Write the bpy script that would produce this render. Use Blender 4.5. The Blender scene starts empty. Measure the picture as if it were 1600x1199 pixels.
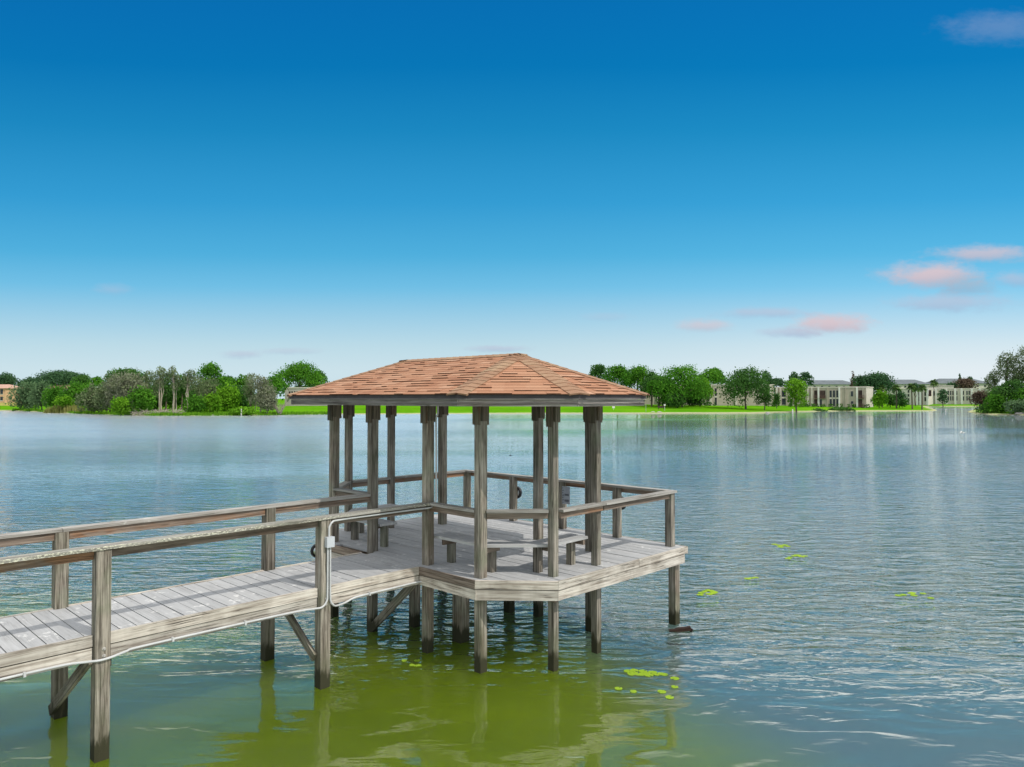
import bpy, math, random
import numpy as np
from mathutils import Vector, Matrix

rnd = random.Random(7)
scene = bpy.context.scene
col = scene.collection

# ------------------------------------------------------------------ helpers
TH = 0.8045
CT, ST = math.cos(TH), math.sin(TH)
def P(u, v, z=0.0):
    """pier coordinates: u along the boardwalk, v across it, z above the water"""
    return Vector((u * CT + v * ST, u * ST - v * CT, z))
F_PX, HOR = 1141.0, 623.0
def at(px, D, z=0.0):
    return Vector(((px - 800) / F_PX * D, D, z))
def zat(py, D):
    return 4.0 + (HOR - py) / F_PX * D
def on_water(px, py):
    D = F_PX * 4.0 / (py - HOR)
    return at(px, D, 0)

def tag(o, label=None, cat=None, group=None, kind=None):
    if label: o['label'] = label
    if cat: o['category'] = cat
    if group: o['group'] = group
    if kind: o['kind'] = kind
    return o
def empty(name, loc, label, cat, group=None):
    o = bpy.data.objects.new(name, None)
    o.empty_display_size = 0.3
    col.objects.link(o); o.location = loc
    return tag(o, label, cat, group)

def wloc(o):
    l = Vector((0, 0, 0))
    while o is not None:
        l += Vector(o.location); o = o.parent
    return l

class MB:
    def __init__(s):
        s.v = []; s.f = []; s.uv = []; s.t = []; s.m = []
    def face(s, pts, uvs=None, tint=0.5, mi=0):
        b = len(s.v)
        s.v += [tuple(p) for p in pts]
        s.f.append(tuple(range(b, b + len(pts))))
        s.uv.append(uvs or [(0, 0)] * len(pts)); s.t.append(tint); s.m.append(mi)
    def hexa(s, c, tint=None, off=None, mi=0, jit=0.0, ends=True):
        """c = 8 corners: 4 at the start (loop), 4 at the end (same order)"""
        if tint is None: tint = rnd.random()
        if off is None: off = (rnd.random() * 50, rnd.random() * 50)
        c = [Vector(p) + (Vector((rnd.uniform(-jit, jit), rnd.uniform(-jit, jit), rnd.uniform(-jit, jit))) if jit else Vector((0, 0, 0))) for p in c]
        L = ((c[4] + c[6]) / 2 - (c[0] + c[2]) / 2).length
        acc = 0
        for i in range(4):
            j = (i + 1) % 4
            w = (c[j] - c[i]).length
            a0 = off[1] + acc; a1 = a0 + w; acc += w
            s.face([c[i], c[j], c[4 + j], c[4 + i]],
                   [(off[0], a0), (off[0], a1), (off[0] + L, a1), (off[0] + L, a0)], tint, mi)
        if ends:
            w = (c[1] - c[0]).length; h = (c[2] - c[1]).length
            uv = [(off[0], off[1]), (off[0] + .02, off[1] + w), (off[0] + .05, off[1] + w + .01), (off[0] + .05, off[1])]
            s.face([c[3], c[2], c[1], c[0]], uv, tint * .6, mi)
            s.face([c[4], c[5], c[6], c[7]], uv, tint * .6, mi)
    def bar(s, p0, p1, w, h, side=None, tint=None, jit=0.0, mi=0, off=None, segs=1, wob=0.0):
        p0 = Vector(p0); p1 = Vector(p1)
        d = (p1 - p0).normalized()
        if side is None:
            side = Vector((0, 0, 1)).cross(d)
            if side.length < 1e-4: side = P(1, 0)
        side = Vector(side); side = (side - d * side.dot(d)).normalized()
        up = d.cross(side).normalized()
        def ring(p, w=w, h=h): return [p - side * w / 2 - up * h / 2, p + side * w / 2 - up * h / 2, p + side * w / 2 + up * h / 2, p - side * w / 2 + up * h / 2]
        if tint is None: tint = rnd.random()
        if off is None: off = (rnd.random() * 50, rnd.random() * 50)
        if segs == 1:
            s.hexa(ring(p0) + ring(p1), tint, off, mi, jit)
        else:
            L = (p1 - p0).length; prev = ring(p0)
            for k in range(segs):
                q = p0.lerp(p1, (k + 1) / segs)
                if k < segs - 1: q = q + side * rnd.uniform(-wob, wob) + up * rnd.uniform(-wob, wob)
                cur = ring(q)
                s.hexa(prev + cur, tint, (off[0] + L * k / segs, off[1]), mi, 0, ends=False)
                if k == 0: s.face(list(reversed(prev)), None, tint, mi)
                if k == segs - 1: s.face(cur, None, tint, mi)
                prev = cur
    def box(s, cx, cy, cz, sx, sy, sz, tint=None, mi=0, rot=0.0):
        c_, s_ = math.cos(rot), math.sin(rot)
        def q(x, y, z): return Vector((cx + x * c_ - y * s_, cy + x * s_ + y * c_, cz + z))
        x, y, z = sx / 2, sy / 2, sz / 2
        s.hexa([q(-x, -y, -z), q(-x, y, -z), q(-x, y, z), q(-x, -y, z), q(x, -y, -z), q(x, y, -z), q(x, y, z), q(x, -y, z)], tint, None, mi)
    def tube(s, pts, r, n=8, r1=None, tint=None, cap=True, mi=0):
        pts = [Vector(p) for p in pts]
        if tint is None: tint = rnd.random()
        rings = []; L = 0; ls = []
        prevside = None
        for i, p in enumerate(pts):
            d = (pts[min(i + 1, len(pts) - 1)] - pts[max(i - 1, 0)]).normalized()
            if prevside is None:
                side = d.cross(Vector((0.31, 0.17, 0.93))).normalized()
            else:
                side = (prevside - d * prevside.dot(d)).normalized()
            prevside = side
            up = d.cross(side)
            if i: L += (p - pts[i - 1]).length
            ls.append(L)
            rr = r if r1 is None else r + (r1 - r) * i / max(1, len(pts) - 1)
            rings.append([p + (side * math.cos(2 * math.pi * k / n) + up * math.sin(2 * math.pi * k / n)) * rr for k in range(n)])
        o = rnd.random() * 40
        for i in range(len(rings) - 1):
            for k in range(n):
                j = (k + 1) % n
                a0 = 2 * math.pi * r * k / n; a1 = 2 * math.pi * r * (k + 1) / n
                s.face([rings[i][k], rings[i][j], rings[i + 1][j], rings[i + 1][k]],
                       [(o + ls[i], a0), (o + ls[i], a1), (o + ls[i + 1], a1), (o + ls[i + 1], a0)], tint, mi)
        if cap:
            s.face(list(reversed(rings[0])), None, tint, mi); s.face(rings[-1], None, tint, mi)
    def lathe(s, c, prof, axis=(0, 0, 1), n=14, tint=.5, mi=0):
        axis = Vector(axis).normalized()
        a = axis.orthogonal().normalized(); b = axis.cross(a)
        c = Vector(c)
        rings = [[c + axis * h + (a * math.cos(2 * math.pi * k / n) + b * math.sin(2 * math.pi * k / n)) * r for k in range(n)] for r, h in prof]
        for i in range(len(rings) - 1):
            for k in range(n):
                j = (k + 1) % n
                s.face([rings[i][k], rings[i][j], rings[i + 1][j], rings[i + 1][k]], None, tint, mi)
        s.face(list(reversed(rings[0])), None, tint, mi); s.face(rings[-1], None, tint, mi)
    def build(s, name, mats, parent=None, loc=None, smooth=False):
        base = wloc(parent) if parent is not None else Vector(loc if loc is not None else (0, 0, 0))
        me = bpy.data.meshes.new(name)
        me.from_pydata([(p[0] - base.x, p[1] - base.y, p[2] - base.z) for p in s.v], [], s.f)
        uvl = me.uv_layers.new(name='grain')
        uvl.data.foreach_set('uv', [c for f in s.uv for uv in f for c in uv])
        ca = me.attributes.new('tint', 'FLOAT', 'FACE')
        ca.data.foreach_set('value', s.t)
        if not isinstance(mats, (list, tuple)): mats = [mats]
        for m in mats: me.materials.append(m)
        me.polygons.foreach_set('material_index', s.m)
        if smooth: me.polygons.foreach_set('use_smooth', [True] * len(s.f))
        me.update()
        o = bpy.data.objects.new(name, me)
        col.objects.link(o)
        if parent is not None: o.parent = parent
        else: o.location = base
        return o

# ------------------------------------------------------------------ materials
def newmat(name):
    m = bpy.data.materials.new(name); m.use_nodes = True
    nt = m.node_tree; nt.nodes.clear()
    out = nt.nodes.new('ShaderNodeOutputMaterial')
    return m, nt, out
class N:
    """tiny node-wiring helper"""
    def __init__(s, nt): s.nt = nt
    def add(s, t, **k):
        n = s.nt.nodes.new(t)
        for a, b in k.items(): setattr(n, a, b)
        return n
    def link(s, a, b): s.nt.links.new(a, b)
    def put(s, sock, v):
        if hasattr(v, 'is_output'): s.link(v, sock)
        elif v is not None: sock.default_value = v
    def math(s, op, a, b=None, c=None, clamp=False):
        n = s.add('ShaderNodeMath', operation=op); n.use_clamp = clamp
        s.put(n.inputs[0], a)
        if b is not None: s.put(n.inputs[1], b)
        if c is not None: s.put(n.inputs[2], c)
        return n.outputs[0]
    def vmath(s, op, a, b=None):
        n = s.add('ShaderNodeVectorMath', operation=op)
        s.put(n.inputs[0], a)
        if b is not None: s.put(n.inputs[1], b)
        return n.outputs['Value'] if op in ('LENGTH', 'DOT_PRODUCT', 'DISTANCE') else n.outputs[0]
    def mix(s, f, a, b, blend='MIX'):
        n = s.add('ShaderNodeMix', data_type='RGBA', blend_type=blend)
        s.put(n.inputs[0], f)
        for i, v in ((6, a), (7, b)):
            if isinstance(v, tuple) and len(v) == 3: v = v + (1,)
            s.put(n.inputs[i], v)
        return n.outputs[2]
    def noise(s, vec, scale=1.0, detail=3.0, rough=.55, dist=0.0, dims='3D'):
        n = s.add('ShaderNodeTexNoise', noise_dimensions=dims)
        if vec is not None: s.link(vec, n.inputs['Vector'])
        n.inputs['Scale'].default_value = scale; n.inputs['Detail'].default_value = detail
        n.inputs['Roughness'].default_value = rough; n.inputs['Distortion'].default_value = dist
        return n.outputs[0]
    def mapping(s, vec, scale=(1, 1, 1), loc=(0, 0, 0), rot=(0, 0, 0)):
        n = s.add('ShaderNodeMapping')
        s.link(vec, n.inputs[0]); n.inputs[1].default_value = loc; n.inputs[2].default_value = rot; n.inputs[3].default_value = scale
        return n.outputs[0]
    def ramp(s, f, stops, interp='LINEAR'):
        n = s.add('ShaderNodeValToRGB'); s.put(n.inputs[0], f)
        cr = n.color_ramp; cr.interpolation = interp
        while len(cr.elements) < len(stops): cr.elements.new(0.5)
        for e, (p, c) in zip(cr.elements, stops):
            e.position = p; e.color = tuple(c) + (1,) if len(c) == 3 else c
        return n.outputs[0]
    def step(s, v, a, b, smooth=True):
        n = s.add('ShaderNodeMapRange'); n.interpolation_type = 'SMOOTHSTEP' if smooth else 'LINEAR'
        s.put(n.inputs[0], v); n.inputs[1].default_value = a; n.inputs[2].default_value = b
        n.inputs[3].default_value = 0; n.inputs[4].default_value = 1
        return n.outputs[0]
    def bump(s, h, strength=.3, distance=.01):
        n = s.add('ShaderNodeBump'); s.link(h, n.inputs['Height'])
        n.inputs['Strength'].default_value = strength; n.inputs['Distance'].default_value = distance
        return n.outputs[0]
    def attr(s, name):
        n = s.add('ShaderNodeAttribute', attribute_name=name); return n.outputs['Fac']
    def principled(s, colr, rough=.8, normal=None, spec=.3, metallic=0):
        n = s.add('ShaderNodeBsdfPrincipled')
        if isinstance(colr, tuple) and len(colr) == 3: colr = colr + (1,)
        s.put(n.inputs['Base Color'], colr); s.put(n.inputs['Roughness'], rough)
        n.inputs['Specular IOR Level'].default_value = spec; n.inputs['Metallic'].default_value = metallic
        if normal is not None: s.link(normal, n.inputs['Normal'])
        return n.outputs[0]

def wood(name, light, dark, warm, warm_amt=.45, crack=.6, water=False, lichen=0.0, algae=0.0, rough=.88, grain=26.0, contrast=(.36, .62), white=0.0, tvar=1.0, stain=0.0):
    m, nt, out = newmat(name); n = N(nt)
    uv = n.add('ShaderNodeUVMap', uv_map='grain').outputs[0]
    tint = n.attr('tint')
    g = n.noise(n.mapping(uv, (1.1, grain, 1)), 1, 7, .62, .25)
    g2 = n.noise(n.mapping(uv, (3.0, grain * 3.2, 1)), 1, 4, .6)
    blot = n.noise(n.mapping(uv, (1.3, 5, 1)), 1, 4, .6, .4)
    gf = n.math('ADD', n.math('MULTIPLY', g, .7), n.math('MULTIPLY', g2, .3))
    base = n.mix(n.step(gf, *contrast), dark, light)
    wm = n.step(n.math('ADD', blot, n.math('MULTIPLY', n.math('SUBTRACT', tint, .5), .22)), .50, .72)
    base = n.mix(n.math('MULTIPLY', wm, warm_amt), base, n.mix(n.step(gf, *contrast), tuple(c * .55 for c in warm), warm))
    geo = n.add('ShaderNodeNewGeometry'); pos = geo.outputs['Position']
    sep = n.add('ShaderNodeSeparateXYZ'); n.link(pos, sep.inputs[0]); z = sep.outputs[2]
    sn = n.add('ShaderNodeSeparateXYZ'); n.link(geo.outputs['Normal'], sn.inputs[0]); nz = sn.outputs[2]
    if algae:
        an = n.noise(pos, 2.3, 4, .6)
        base = n.mix(n.math('MULTIPLY', n.step(an, .45, .7), algae), base, (.15, .185, .11))
    if stain:
        sn1 = n.noise(n.mapping(pos, (2.2, 2.2, .9)), 1, 4, .6)
        base = n.mix(n.math('MULTIPLY', n.step(sn1, .40, .62), stain), base, n.mix(1, base, (.40, .37, .33), 'MULTIPLY'))
        sn2 = n.noise(n.mapping(pos, (1.9, 1.9, .7), (5, 9, 2)), 1, 4, .65)
        base = n.mix(n.math('MULTIPLY', n.step(sn2, .54, .68), stain * .8), base, n.mix(.5, base, (.46, .45, .37)))
    # cracks and knots
    cr = n.noise(n.mapping(uv, (.55, grain * 1.7, 3)), 1, 3, .5, .6)
    cm = n.math('MULTIPLY', n.math('SUBTRACT', 1, n.step(n.math('ABSOLUTE', n.math('SUBTRACT', cr, .5)), .008, .030)), n.step(blot, .42, .6))
    base = n.mix(n.math('MULTIPLY', cm, crack), base, (.022, .017, .013))
    vo = n.add('ShaderNodeTexVoronoi'); n.link(n.mapping(uv, (1.6, 7, 1)), vo.inputs[0]); vo.inputs['Scale'].default_value = 1
    kn = n.math('SUBTRACT', 1, n.step(vo.outputs['Distance'], .05, .13))
    base = n.mix(n.math('MULTIPLY', kn, .6), base, tuple(c * .6 for c in dark))
    if white:
        wn = n.noise(pos, 5.5, 5, .65, .3)
        base = n.mix(n.math('MULTIPLY', n.step(wn, .60, .66), white), base, (.7, .7, .68))
    if lichen:
        ln = n.noise(n.mapping(uv, (26, 60, 1)), 1, 4, .7)
        lb = n.noise(n.mapping(uv, (1.2, 8, 1)), 1, 2, .5)
        base = n.mix(n.math('MULTIPLY', n.math('MULTIPLY', n.step(ln, .50, .58), n.math('MULTIPLY', n.step(lb, .34, .5), n.math('ADD', .12, n.math('SUBTRACT', 1, n.step(nz, .3, .7))))), lichen), base, (.56, .56, .45))
    base = n.mix(1.0, base, n.ramp(tint, [(0, (1 - .22 * tvar,) * 3), (1, (1 + .16 * tvar, 1 + .14 * tvar, 1 + .12 * tvar))]), 'MULTIPLY')
    if water:
        wn = n.noise(n.mapping(pos, (16, 16, 3)), 1, 4, .6)
        wl = n.math('SUBTRACT', z, n.math('MULTIPLY', wn, .42))
        base = n.mix(n.math('SUBTRACT', 1, n.step(wl, -.03, .10)), base, (.012, .011, .007))
        base = n.mix(n.math('MULTIPLY', n.math('SUBTRACT', 1, n.step(wl, .05, .55)), .30), base, (.10, .10, .05))
    h = n.math('SUBTRACT', gf, n.math('MULTIPLY', cm, .8))
    bs = n.principled(base, rough, n.bump(h, .55, .006), .2)
    n.link(bs, out.inputs[0])
    return m

def plain(name, c, rough=.6, var=.15, scale=3.0, spec=.3, metallic=0.0):
    m, nt, out = newmat(name); n = N(nt)
    pos = n.add('ShaderNodeNewGeometry').outputs['Position']
    f = n.noise(pos, scale, 5, .6)
    base = n.mix(n.step(f, .3, .7), tuple(x * (1 - var) for x in c), tuple(x * (1 + var) for x in c))
    n.link(n.principled(base, rough, n.bump(f, .15, .01), spec, metallic), out.inputs[0])
    return m

def leafmat(name, c_dark, c_light, c_alt=None, trans=.36):
    m, nt, out = newmat(name); n = N(nt)
    tint = n.attr('tint')
    pos = n.add('ShaderNodeNewGeometry').outputs['Position']
    f = n.noise(pos, .45, 4, .6)
    ff = n.math('ADD', n.math('MULTIPLY', tint, .62), n.math('MULTIPLY', n.step(f, .3, .7), .38))
    base = n.mix(ff, c_dark, c_light)
    if c_alt:
        f2 = n.noise(pos, .8, 3, .6)
        base = n.mix(n.math('MULTIPLY', n.step(f2, .5, .66), .75), base, c_alt)
    d = n.add('ShaderNodeBsdfDiffuse'); n.link(base, d.inputs[0])
    t = n.add('ShaderNodeBsdfTranslucent'); n.link(base, t.inputs[0])
    mx = n.add('ShaderNodeMixShader'); mx.inputs[0].default_value = trans
    n.link(d.outputs[0], mx.inputs[1]); n.link(t.outputs[0], mx.inputs[2])
    n.link(mx.outputs[0], out.inputs[0])
    return m

M = {}
M['post'] = wood('weathered_post', (.42, .385, .325), (.082, .070, .055), (.215, .160, .112), .5, .8, water=True, algae=.4, grain=34, stain=.55)
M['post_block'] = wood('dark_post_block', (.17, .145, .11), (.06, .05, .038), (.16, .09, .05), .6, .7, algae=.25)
M['deck'] = wood('grey_deck_board', (.43, .437, .44), (.335, .34, .34), (.37, .367, .355), .25, .12, grain=14, contrast=(.25, .75), white=.55, tvar=.4)
M['rim'] = wood('bleached_rim_board', (.66, .62, .55), (.27, .23, .19), (.43, .355, .285), .45, .9, contrast=(.33, .6), stain=.35)
M['rimdark'] = wood('stained_rim_board', (.33, .27, .22), (.12, .09, .07), (.26, .17, .12), .5, .85)
M['cap'] = wood('lichen_rail_cap', (.30, .295, .27), (.16, .155, .135), (.22, .20, .165), .4, .45, lichen=.9, algae=.2)
M['capclean'] = wood('grey_rail_cap', (.37, .36, .335), (.21, .20, .18), (.27, .24, .20), .4, .5, white=.25)
M['rail'] = wood('brown_rail_board', (.29, .235, .19), (.115, .085, .065), (.33, .165, .08), .75, .6)
M['seat'] = wood('grey_bench_board', (.46, .462, .455), (.35, .35, .345), (.385, .38, .37), .2, .15, grain=14, contrast=(.25, .75), white=.45, tvar=.4)
M['fasc'] = wood('grey_fascia_board', (.36, .34, .315), (.16, .145, .13), (.26, .22, .185), .45, .6)
M['trim'] = plain('brown_drip_trim', (.072, .066, .068), .7, .15, 6, .1)
M['soffit'] = plain('dark_soffit', (.09, .075, .06), .85, .3, 4)
M['pvc'] = plain('grey_conduit', (.50, .51, .51), .45, .12, 3)
M['jbox'] = plain('grey_junction_box', (.50, .53, .56), .45, .06, 5)
M['black'] = plain('black_rubber', (.012, .012, .014), .45, .2, 8)
M['chrome'] = plain('chrome', (.50, .51, .50), .35, .05, 4, .5, 1.0)
M['signgrey'] = plain('grey_sign_plate', (.30, .32, .35), .5, .1, 9)
M['ink'] = plain('sign_ink', (.03, .035, .05), .6, .1, 9)
M['bolt'] = plain('galvanised_bolt', (.42, .40, .37), .5, .2, 30, .4, .3)
M['wetwood'] = wood('wet_dark_wood', (.06, .035, .025), (.015, .01, .008), (.05, .02, .012), .5, .6)

# roof shingles: colour by tab
def shingle_mat():
    m, nt, out = newmat('terracotta_shingle'); n = N(nt)
    tint = n.attr('tint')
    pos = n.add('ShaderNodeNewGeometry').outputs['Position']
    gr = n.noise(pos, 90, 3, .7); bl = n.noise(pos, 1.6, 4, .6)
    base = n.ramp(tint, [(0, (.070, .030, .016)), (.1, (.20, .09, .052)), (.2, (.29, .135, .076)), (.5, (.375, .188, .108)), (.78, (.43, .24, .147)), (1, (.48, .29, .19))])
    base = n.mix(n.math('MULTIPLY', n.step(gr, .35, .65), .35), base, n.mix(1, base, (.62, .6, .6), 'MULTIPLY'))
    base = n.mix(n.math('MULTIPLY', n.step(bl, .45, .75), .30), base, (.42, .25, .155))
    n.link(n.principled(base, .92, n.bump(gr, .5, .004), .15), out.inputs[0])
    return m
M['shingle'] = shingle_mat()
def hip_mat():
    m, nt, out = newmat('hip_cap_shingle'); n = N(nt)
    tint = n.attr('tint')
    pos = n.add('ShaderNodeNewGeometry').outputs['Position']
    gr = n.noise(pos, 90, 3, .7); bl = n.noise(pos, 3.0, 4, .6)
    base = n.mix(tint, (.26, .15, .092), (.33, .198, .122))
    base = n.mix(n.math('MULTIPLY', n.step(bl, .45, .7), .5), base, (.40, .30, .185))
    base = n.mix(n.math('MULTIPLY', n.step(gr, .35, .65), .35), base, n.mix(1, base, (.6, .6, .6), 'MULTIPLY'))
    n.link(n.principled(base, .92, n.bump(gr, .5, .004), .15), out.inputs[0])
    return m
M['hip'] = hip_mat()

# ------------------------------------------------------------------ gazebo + boardwalk dimensions
UC, VC = 8.765, -9.77
ZD, ZR = 1.367, 2.36
EDGE_N, EDGE_F = -8.985, -10.555          # boardwalk edges (v)
DU0 = 7.24                                 # gazebo deck front edge
DECK = [(7.24, -7.71), (8.05, -6.82), (11.56, -6.79), (11.56, -12.75), (8.05, -12.72), (7.24, -11.83)]
def deck_vrange(u):
    """near and far v of the deck at u"""
    k = (u - 7.24) / (8.05 - 7.24)
    if k < 1:
        return -7.71 + (.89) * k, -11.83 - .89 * k
    k = (u - 8.05) / 3.51
    return -6.82 + .03 * k, -12.72 - .03 * k

# --- boardwalk
walk = empty('boardwalk', P(2.733, VC, 0), 'weathered grey plank boardwalk with post and rail sides leading out to the roofed platform', 'boardwalk')
W0 = -3.2
b = MB(); u = W0; pitch = .181
while u < DU0 - .02:
    u1 = min(u + pitch - .012, DU0 - .004)
    z = ZD + rnd.uniform(-.003, .003)
    j = lambda: rnd.uniform(-.006, .006)
    a0, a1 = EDGE_N - .045 + j() * .3, EDGE_F + .045 + j()
    b.hexa([P(u, a0, z - .035), P(u1, a0, z - .035), P(u1, a0, z), P(u, a0, z),
            P(u + j() * .5, a1, z - .035), P(u1 + j() * .5, a1, z - .035), P(u1, a1, z), P(u, a1, z)])
    u += pitch
b.build('deck', M['deck'], walk)
b = MB()
for v in (-9.25, -9.77, -10.29):
    b.bar(P(W0, v, ZD - .115), P(DU0, v, ZD - .115), .045, .15)
b.build('joists', M['rimdark'], walk)

PU = [-2.88, -.073, 2.733, 5.54]
PN, PF = -8.988, -10.545
PW = .152
def hsegs(us, u0, u1, gap):
    """runs between the posts"""
    e = [u0] + [x for x in us if u0 < x < u1] + [u1]
    return [(e[i] + (gap if i else 0), e[i + 1] - (gap if i < len(e) - 2 else 0)) for i in range(len(e) - 1)]
for (edge, sgn) in ((EDGE_N, 1), (EDGE_F, -1)):
    for (a, c) in hsegs(PU, W0, DU0 + .0, PW / 2 + .008):
        m = MB(); m.bar(P(a, edge - sgn * .021, ZD - .052), P(c, edge - sgn * .021, ZD - .052), .042, .122, jit=.004)
        m.build('edge_board', M['rim'], walk)
        m = MB(); m.bar(P(a, edge - sgn * .028, ZD - .196), P(c, edge - sgn * .028, ZD - .196), .042, .138, jit=.004)
        m.build('stringer', M['rim'], walk)
posts_walk = []
for i, u in enumerate(PU):
    for (v, dv) in ((PN, 0), (PF, 0)):
        m = MB(); lean = rnd.uniform(-.012, .012)
        m.bar(P(u - lean, v, -1.6), P(u + lean, v, ZR - .042), PW, PW, P(0, 1), segs=6, wob=.002)
        o = m.build('post', M['post'], walk)
        if v == PN:
            for dz in (-.14, -.215):
                m = MB(); m.lathe(P(u + .006, v + PW / 2 - .002, ZD + dz), [(.02, 0), (.02, .008), (.011, .009), (.009, .02)], P(0, 1), 10)
                m.build('bolt', M['bolt'], o, smooth=False)
# rails of the boardwalk
def rail_run(parent, p0, p1, matcap, side_off=0.0, capw=.15, board=True, splits=(), endext=0.0, bz=.0):
    """cap plank on the flat and a board on edge beneath it"""
    p0, p1 = Vector(p0), Vector(p1); d = (p1 - p0).normalized()
    L = (p1 - p0).length
    cuts = [0.0] + [s for s in splits] + [L]
    m = MB()
    for i in range(len(cuts) - 1):
        a = p0 + d * (cuts[i] + (.003 if i else 0)); c = p0 + d * (cuts[i + 1] - .003)
        m.bar(Vector((a.x, a.y, ZR - .02)), Vector((c.x, c.y, ZR - .02)), capw, .04, jit=.003)
    return m.build('rail_cap', matcap, parent)
s0 = P(W0, PN); s1 = P(7.455 - .07, PN)
rail_run(walk, P(W0, PN + .012), P(7.455 - .07, PN + .012), M['cap'], splits=(2.733 - W0 - 1.6,), capw=.165)
rail_run(walk, P(W0, PF - .012), P(7.455 - .07, PF - .012), M['capclean'], splits=(2.733 - W0,), capw=.165)
for (v, sg) in ((PN - .02, 1), (PF + .02, -1)):
    for (a, c) in hsegs(PU, W0, 7.455 - .07, PW / 2 + .004):
        m = MB(); m.bar(P(a, v, ZR - .092), P(c, v, ZR - .092), .042, .100, jit=.004)
        m.build('rail_board', M['rail'], walk)
for (u, lowfar) in ((2.733, True), (5.54, False), (-.073, False)):
    du = -.105
    if lowfar: a, c = P(u + du, PF + .05, .12), P(u + du, PN - .02, 1.12)
    else: a, c = P(u + du, PN - .03, .42), P(u + du, PF + .25, 1.22)
    m = MB(); m.bar(a, c, .045, .12); m.build('brace', M['post'], walk)
m = MB(); m.bar(P(2.733 + .105, PN - .06, 1.06), P(2.733 + .105, PF + .06, 1.06), .045, .17); m.build('crossbeam', M['post'], walk)
m = MB(); m.bar(P(5.54 + .105, PN - .06, 1.06), P(5.54 + .105, PF + .06, 1.06), .045, .17); m.build('crossbeam', M['post'], walk)

# --- gazebo
gaz = empty('gazebo', P(UC, VC, 0), 'open-sided grey timber gazebo with a terracotta shingle roof standing on posts in the lake', 'gazebo')
# deck boards, running across
b = MB(); u = 7.245; k = 0
while u < 11.55:
    u1 = min(u + pitch - .011, 11.555)
    n0, f0 = deck_vrange(u); n1, f1 = deck_vrange(u1)
    z = ZD + rnd.uniform(-.003, .003) + .004
    ins = .043
    def plank(na, nb, fa, fb, dz=0):
        b.hexa([P(u, na, z - .035 + dz), P(u1, nb, z - .035 + dz), P(u1, nb, z + dz), P(u, na, z + dz),
                P(u, fa, z - .035), P(u1, fb, z - .035), P(u1, fb, z), P(u, fa, z)])
    if k in (0,):                       # broken away by the far boardwalk corner
        plank(n0 - ins, n1 - ins, -10.36, -10.40)
        plank(-11.42, -11.40, f0 + ins, f1 + ins)
    else:
        cut = VC + rnd.uniform(-1.5, 1.5)
        plank(n0 - ins, n1 - ins, cut + .003, cut + .003)
        plank(cut - .003, cut - .003, f0 + ins, f1 + ins)
    u += pitch; k += 1
b.build('deck', M['deck'], gaz)
b = MB()
for v in (-7.4, -8.2, -9.03, -9.77, -10.45, -11.2, -12.1):
    u0 = 7.30 if -11.6 < v < -7.9 else 7.75
    b.bar(P(u0, v, ZD - .125), P(11.5, v, ZD - .125), .045, .16)
for u in (8.16, 9.95, 11.35):
    b.bar(P(u, -6.95, ZD - .27), P(u, -12.6, ZD - .27), .07, .13)
b.build('joists', M['rimdark'], gaz)
# rim: two tiers of boards
def seg_in(p, q, ins):
    """shift a deck edge inward"""
    p, q = Vector(p), Vector(q); d = (q - p).normalized()
    nrm = Vector((-d.y, d.x)); c = Vector((9.4, VC))
    if (c - p).dot(nrm) < 0: nrm = -nrm
    return p + nrm * ins, q + nrm * ins
edges = [((7.24, EDGE_N - .0), (7.24, -7.71), 'rimdark'), (DECK[0], DECK[1], 'rim'), (DECK[1], (10.05, -6.803), 'rim'), ((10.06, -6.803), DECK[2], 'rim'),
         (DECK[2], DECK[3], 'rim'), (DECK[3], DECK[4], 'rim'), (DECK[4], DECK[5], 'rim'), (DECK[5], (7.24, EDGE_F), 'rimdark')]
def zb(p, z): return P(p.x, p.y, z)
for (p, q, mt) in edges:
    a, c = seg_in(p, q, .021)
    m = MB(); m.bar(zb(a, ZD - .052), zb(c, ZD - .052), .042, .122, jit=.003); m.build('edge_board', M[mt], gaz)
for (p, q, mt) in [((7.24, EDGE_N), (7.24, -7.70), 'rim'), (DECK[0], DECK[1], 'rim'), (DECK[1], (11.47, -6.79), 'rim'), ((11.47, -6.83), (11.47, -12.72), 'rim'), ((11.47, -12.75), DECK[4], 'rim'), (DECK[4], DECK[5], 'rim'), (DECK[5], (7.24, EDGE_F), 'rim')]:
    a, c = seg_in(p, q, .030)
    m = MB(); m.bar(zb(a, ZD - .197), zb(c, ZD - .197), .042, .142, jit=.003); m.build('stringer', M[mt], gaz)

du, d1, d2, dC = 1.31, .745, 1.955, .52
vend = 2.68
GP = {}
for s, t in ((-1, 'n'), (1, 'f')):
    u = UC + s * du
    GP[t + 'B'] = (u, VC + d2); GP[t + 'A'] = (u, VC + d1); GP[t + 'I'] = (u, VC - d1); GP[t + 'J'] = (u, VC - d2)
    GP[t + 'C'] = (UC + s * dC, VC + vend); GP[t + 'K'] = (UC + s * dC, VC - vend)
sizes = {'C': .112, 'K': .115}
ZT = 3.99
for k, (u, v) in GP.items():
    w = sizes.get(k[1], .134)
    m = MB(); m.bar(P(u, v, -1.6), P(u, v, ZT), w, w, P(0, 1), segs=7, wob=.0015)
    po = m.build('post', M['post'], gaz)
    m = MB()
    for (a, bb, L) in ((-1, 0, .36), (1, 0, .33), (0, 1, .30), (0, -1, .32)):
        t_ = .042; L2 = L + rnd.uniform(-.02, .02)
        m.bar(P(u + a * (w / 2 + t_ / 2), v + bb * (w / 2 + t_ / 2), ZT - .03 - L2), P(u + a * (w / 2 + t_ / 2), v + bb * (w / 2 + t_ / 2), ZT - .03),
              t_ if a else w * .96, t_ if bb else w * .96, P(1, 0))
    m.build('post_block', M['post_block'], po)
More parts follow.
